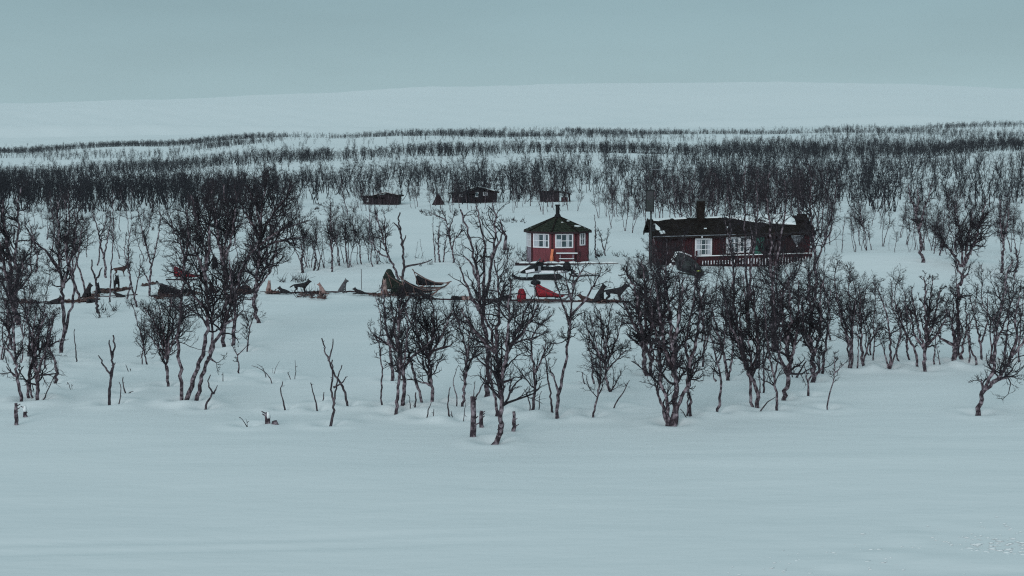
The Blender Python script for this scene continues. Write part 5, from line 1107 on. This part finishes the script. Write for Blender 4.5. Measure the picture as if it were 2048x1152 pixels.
# stumps sticking out of the foreground snow
def stump(px, r0, r1, w, label, bend=0, snowcap=False, seed=0, knob=True):
    R = np.random.default_rng(seed); b = at(px, r0); s = b.y / F; h = (r0 - r1) * s; r = w * s / 2; root = empty("tree_stump", b, 0, label, "stump")
    pts = []; n = 9; rr = []
    for i in range(n): t = i / (n - 1); pts.append((bend * s * math.sin(t * 2.6) + R.normal(0, .1 * r), R.normal(0, .1 * r), -.15 + (h + .15) * t)); rr.append(r * (1.15 - .35 * t) * R.uniform(.88, 1.12))
    MB().tube(pts, rr, 9).build("trunk", M['bark'], root, True)
    if knob:
        for k in range(3):
            i = R.integers(2, 8); a = R.uniform(0, 6.3); p = Vector(pts[i]); MB().tube([p, p + Vector((math.cos(a) * r * 2.2, math.sin(a) * r * 1.4, r * 1.2))], r * .35, 5, r * .2).build("branch_stub", M['bark'], root)
    if snowcap: MB().tube([Vector(pts[-1]) - Vector((0, 0, h * .45)), Vector(pts[-1]) + Vector((.2 * r, -.3 * r, .02))], r * 1.05, 8, r * .6).build("snow_cap", M['snowp'], root, True)
stump(946, 876, 791, 12, "thick tall cut trunk, tallest stump in the centre foreground", 1, seed=1)
stump(965, 853, 821, 9, "short bent stump between the tall cut trunk and the bent footed birch", -3, seed=2)
stump(1027, 861, 822, 8, "slim upright stump right of the bent footed birch", 1, seed=3)
stump(998, 866, 849, 7, "tiny dark stub behind the bent foot of the centre birch", 1, seed=4)
stump(33, 850, 805, 8, "knobbly upright stump at the lower left, leftmost stump", 0, seed=5)
stump(52, 834, 812, 8, "small crusted stump just right of the leftmost one", -2, True, seed=6)
stump(537, 848, 824, 11, "snow capped pointed stump on the foreground snow", -2, True, seed=7)
stump(548, 849, 842, 14, "low dark root lump beside the snow capped stump", 2, seed=8, knob=False)

# ------------------------------------------------------------------ further birches, one by one, by stretch of ground
Z = zone
Z("in the crowded back of the right thicket", "birches of the right thicket", 10, 1300, 1670, lambda x, R: R.uniform(655, 735), (3.6, 4.8), [3, 4, 0, 2, 14, 13], 31, 7)
Z("in the row of birches right of the thicket", "birches in the right row", 12, 1688, 2046, lambda x, R: R.uniform(712, 734), (3.0, 4.0), [0, 2, 4, 13, 10, 1], 32, 12)
Z("behind the snow bank right of the cabin", "birches behind the right snow bank", 18, 1645, 1975, lambda x, R: np.interp(x, [1640, 1850, 1990], [505, 508, 519]) + R.uniform(-6, 2), (1.3, 4.0), [10, 11, 15, 5, 6, 15], 33, 6)
Z("on the slope above the right snow bank", "birches on the right slope", 16, 1645, 2046, lambda x, R: R.uniform(400, 480), (3.0, 4.6), [10, 5, 6, 7, 11, 9], 34, 12)
Z("close behind the cabin roof", "birches behind the cabin", 40, 1305, 1665, lambda x, R: R.uniform(425, 478), (5.6, 7.6), [0, 1, 12, 13, 6, 5, 14], 35, 5)
Z("standing tall beyond the right snow bank", "tall birches beyond the right bank", 16, 1640, 2046, lambda x, R: np.interp(x, [1640, 1850, 2046], [500, 503, 522]) - R.uniform(0, 14), (3.6, 5.4), [0, 1, 5, 6, 12, 2], 47, 12)
Z("right before the distant cabins", "birches before the distant cabins", 18, 715, 1145, lambda x, R: R.uniform(412, 424), (3.4, 5.2), [1, 12, 6, 5, 0], 48, 8)
Z("between the hut and the mast", "birches between hut and mast", 12, 1195, 1300, lambda x, R: R.uniform(408, 470), (4.2, 6.0), [1, 6, 5, 12, 7], 36, 6)
Z("on the left snowfield above the dogs", "birches on the left snowfield", 22, 5, 340, lambda x, R: R.uniform(440, 560), (3.0, 5.2), [0, 5, 6, 1, 7, 12], 37, 9)
Z("among the tall birches above the left sacks", "birches above the left sacks", 12, 340, 600, lambda x, R: R.uniform(470, 560), (3.6, 5.2), [0, 5, 6, 1, 10, 7], 38, 10)
Z("in the grove below the small log cabin", "birches of the grove below the small log cabin", 16, 600, 765, lambda x, R: np.interp(x, [600, 765], [545, 530]) + R.uniform(-10, 2), (3.4, 5.0), [6, 1, 12, 10, 5, 11], 39, 7)
Z("along the edge of the field left of the hut", "saplings along the field left of the hut", 12, 820, 1045, lambda x, R: 523 + R.uniform(-5, 2), (.7, 2.2), [15, 11, 15, 10], 40, 9)
Z("at the lower left edge", "birches at the lower left edge", 6, -10, 60, lambda x, R: R.uniform(640, 740), (2.8, 4.0), [7, 0, 8, 2], 41, 6)
Z("close before and around the distant cabins", "birches around the distant cabins", 22, 640, 1240, lambda x, R: R.uniform(404, 430), (4.0, 5.8), [1, 12, 13, 6, 5], 42, 9)
nb_ = len(ALLB)
print("birches as individuals:", nb_)

# ------------------------------------------------------------------ the far birch woods: masses nobody could count
WOOD = bpy.data.collections.new("far_birch_kinds")
def make_far_kinds():
    specs = [(5.0, 1, .14, 3.4), (4.8, 2, .26, 2.2), (4.4, 3, .34, 1.5), (5.2, 2, .20, 2.6), (3.8, 3, .40, 1.8), (3.4, 4, .46, 1.4), (5.4, 1, .16, 2.2), (4.4, 2, .32, 2.8)]
    for i, (h, n, s, n1) in enumerate(specs):
        R = np.random.default_rng(500 + i); st = auto_stems(h, n, s, R, 1.3); lst = []
        for P, r0 in zip(st, [.075, .058, .05, .045]):
            P = resample(P, .5, R, .06)[None]; N = P.shape[1]; rad = (r0 * np.linspace(1, .35, N))[None]; lst.append((P, rad, 4))
            s1, d, l, r = spawn(P, rad, np.array([h]), int(n1 * h), .40, .98, .95, .32, R, .05, .022, .5, .4)
            p1 = grow(s1, d, l, 3, .32, .08, R); r1 = radii(r, 3, .5, .013); lst.append((p1, r1, 3))
            s2, d, l, r = spawn(p1, r1, l, 4, .2, 1, .8, .6, R, .04, .014, .7, .4)
            p2 = grow(s2, d, l, 2, .35, .06, R); lst.append((p2, radii(r, 2, .7, .011), 3))
        v, f = tubes(lst); me = np_mesh("far_birch", v, f, M['far'], False); o = bpy.data.objects.new("far_birch_kind", me); WOOD.objects.link(o)
make_far_kinds()
def scatter(name, label, pts, hmin, hmax, seed):
    R = np.random.default_rng(seed); n = len(pts); me = bpy.data.meshes.new(name); me.vertices.add(n); me.vertices.foreach_set("co", np.array(pts, float).ravel())
    for nm, arr in (("sc", R.uniform(hmin, hmax, n) / 5.0), ("rz", R.uniform(0, 6.28, n))):
        a = me.attributes.new(nm, 'FLOAT', 'POINT'); a.data.foreach_set("value", arr.astype(np.float32))
    a = me.attributes.new("ki", 'INT', 'POINT'); a.data.foreach_set("value", R.integers(0, 8, n).astype(np.int32))
    o = bpy.data.objects.new(name, me); COL.objects.link(o); tag(o, label, "woodland", None, "stuff")
    ng = bpy.data.node_groups.new(name + "_nodes", 'GeometryNodeTree')
    ng.interface.new_socket("Geometry", in_out='INPUT', socket_type='NodeSocketGeometry'); ng.interface.new_socket("Geometry", in_out='OUTPUT', socket_type='NodeSocketGeometry')
    N = ng.nodes; gi = N.new("NodeGroupInput"); go = N.new("NodeGroupOutput"); ip = N.new("GeometryNodeInstanceOnPoints"); ci = N.new("GeometryNodeCollectionInfo")
    ci.inputs["Collection"].default_value = WOOD; ci.inputs["Separate Children"].default_value = True; ci.inputs["Reset Children"].default_value = True
    def attr(nm, ty):
        q = N.new("GeometryNodeInputNamedAttribute"); q.data_type = ty; q.inputs["Name"].default_value = nm; return q.outputs["Attribute"]
    cx = N.new("ShaderNodeCombineXYZ"); L = ng.links
    L.new(attr("rz", 'FLOAT'), cx.inputs[2]); L.new(gi.outputs[0], ip.inputs["Points"]); L.new(ci.outputs[0], ip.inputs["Instance"])
    ip.inputs["Pick Instance"].default_value = True; L.new(attr("ki", 'INT'), ip.inputs["Instance Index"]); L.new(cx.outputs[0], ip.inputs["Rotation"]); L.new(attr("sc", 'FLOAT'), ip.inputs["Scale"])
    L.new(ip.outputs[0], go.inputs[0]); md = o.modifiers.new("scatter", 'NODES'); md.node_group = ng
    return o
def vnoise(x, y, s, seed):
    a = np.sin(x / s * 1.3 + seed) * np.sin(y / s * 1.1 + seed * 2.3) + .6 * np.sin(x / s * 2.7 + y / s * 2.1 + seed) + .4 * np.sin(x / s * 4.9 - y / s * 3.3 + 1.7 * seed); return a / 2 * .5 + .5
def field(y0, y1, dens, seed, pxr=(-480, 2520)):
    """random points with density dens(px, y) per square metre"""
    R = np.random.default_rng(seed); dm = .14; n = int(dm * (y1 ** 2 - y0 ** 2) / 2 * (pxr[1] - pxr[0]) / F)
    y = np.sqrt(R.uniform(y0 ** 2, y1 ** 2, n)); px = R.uniform(pxr[0], pxr[1], n); x = (px - 1024) / F * y
    keep = R.uniform(0, 1, n) < dens(px, x, y) / dm; x, y = x[keep], y[keep]
    return np.stack([x, y, gz(x, y) - .1], -1)
def step(a, lo, hi): return np.clip((a - lo) / (hi - lo), 0, 1)
def d1(px, x, y):      # dense front edge of the wood on the left
    e = np.interp(px, [0, 300, 560, 640], [203, 208, 214, 235]) + 10 * (vn(x, y * 0, 9, 2) - .6)
    k = np.clip(.25 + 1.5 * (vn(x, y, 7, 1) - .2), 0, 1.3) * (.4 + .9 * vn(x, y, 22, 8))
    return .115 * (px < 660) * (step(y, e - 2, e + 8) * k + .03 * (y > e - 34) * (vn(x, y, 12, 6) > .6)) * np.interp(px, [0, 540, 660], [1.15, 1, .15])
scatter("birch_wood", "dense edge of the dark birch wood beyond the left snowfield", field(168, 300, d1, 1, (-480, 680)), 3.4, 6.6, 1)
def d2(px, x, y):
    k = np.interp(px, [-100, 400, 620, 1250, 1400, 2100], [.044, .044, .040, .044, .052, .052])
    hole = np.clip((vn(x, y, 16, 4) - .28) * 3.2, 0, 1.15) * (.35 + 1.1 * vn(x, y, 5, 14))
    edge = np.interp(px, [600, 1240, 1300, 1660, 1800, 2048], [258, 236, 192, 190, 206, 222]) + 26 * (vn(px, px * 0, 60, 3) - .5)
    far = np.interp(px, [0, 700, 1000, 1500, 2048], [400, 430, 470, 560, 505])
    return k * hole * step(y, edge, edge + 10) * (1 - .93 * step(y, far, far + 55)) + .004 * (y > 420) * (vn(x, y, 14, 19) > .5)
scatter("birch_wood", "open birch wood on the middle slope behind the cabins", field(185, 620, d2, 2), 3.6, 6.8, 2)
def d3(px, x, y):
    lo = np.interp(px, [0, 300, 600, 1300, 2048], [585, 585, 592, 600, 604]) + 14 * (vn(px, px * 0, 90, 5) - .5)
    hi = np.interp(px, [0, 1200, 1500], [675, 685, 750]); n = .35 + 1.1 * vn(x, y, 24, 3)
    k = .062 * step(y, lo, lo + 6) * (1 - step(y, hi, hi + 25)) * n + .0022 * (y < lo)
    k2 = np.interp(px, [-100, 300, 560, 620, 1350, 1450, 2100], [.016, .014, .010, .0016, .0016, .012, .018]) * (y > 740) * (y < 1000) * np.clip((vn(x, y, 45, 7) - .35) * 3, 0, 1.2)
    return np.maximum(k, k2)
scatter("birch_wood", "dark birch belt along the lower ridge line", field(560, 1000, d3, 3), 3.4, 6.6, 3)
def d4(px, x, y):
    speck = .016 * step(y, 960, 1000) * np.clip((vn(x, y, 60, 9) - .42) * 3.5, 0, 1) * (.3 + 1.3 * vn(x, y, 15, 10))
    crest = np.interp(px, [-100, 0, 500, 620, 900, 1400, 2100], [.050, .050, .042, .010, .030, .026, .045]) * step(y, 1330, 1400) * (1 - step(y, 1500, 1560)) * np.clip((vn(x, y, 55, 5) - .25) * 2.4, 0, 1)
    return (speck + crest) * np.interp(y, [1500, 1600, 1800, 2300], [1, .10, .04, .01])
scatter("birch_wood", "farthest birch belt along the crest below the white fells", field(960, 2300, d4, 4), 3.2, 7.0, 4)
# short dark scrub and twigs poking through the snow
def scrub():
    R = np.random.default_rng(77); lst = []; spots = [(30, 330, 430, 470, 26), (560, 615, 560, 566, 10), (590, 650, 587, 597, 10), (1000, 1050, 440, 447, 12), (840, 880, 424, 432, 8), (196, 230, 619, 636, 7), (620, 700, 405, 420, 16), (1035, 1055, 505, 525, 12), (300, 420, 470, 540, 18), (1180, 1260, 500, 515, 10), (1030, 1290, 530, 545, 8), (2020, 2046, 466, 470, 5), (0, 60, 520, 560, 18), (600, 900, 515, 535, 14)]
    o0 = None
    for x0, x1, y0, y1, n in spots:
        for _ in range(n):
            p = at(R.uniform(x0, x1), R.uniform(y0, y1)); o0 = p if o0 is None else o0; m = int(R.integers(4, 10)); s = np.repeat(np.array(p - o0)[None], m, 0) + R.normal(0, .08, (m, 3)) * [1, 1, 0]
            d = R.normal(0, .6, (m, 3)); d[:, 2] = np.abs(d[:, 2]) + .5; P = grow(s, d, R.uniform(.2, .7, m), 3, .25, .05, R); lst.append((P, radii(np.full(m, .012 * p.y / 90 + .003), 3, .5, .004), 3))
    v, f = tubes(lst); o = link_mesh("dwarf_birch_scrub", np_mesh("dwarf_birch_scrub", v, f, M['twig'], False)); o.location = o0; tag(o, "low dwarf birch scrub poking through the snow in scattered tufts", "scrub", None, "stuff")
scrub()
build_ground()
bpy.data.collections.remove(bpy.data.collections.get("Collection")) if bpy.data.collections.get("Collection") else None
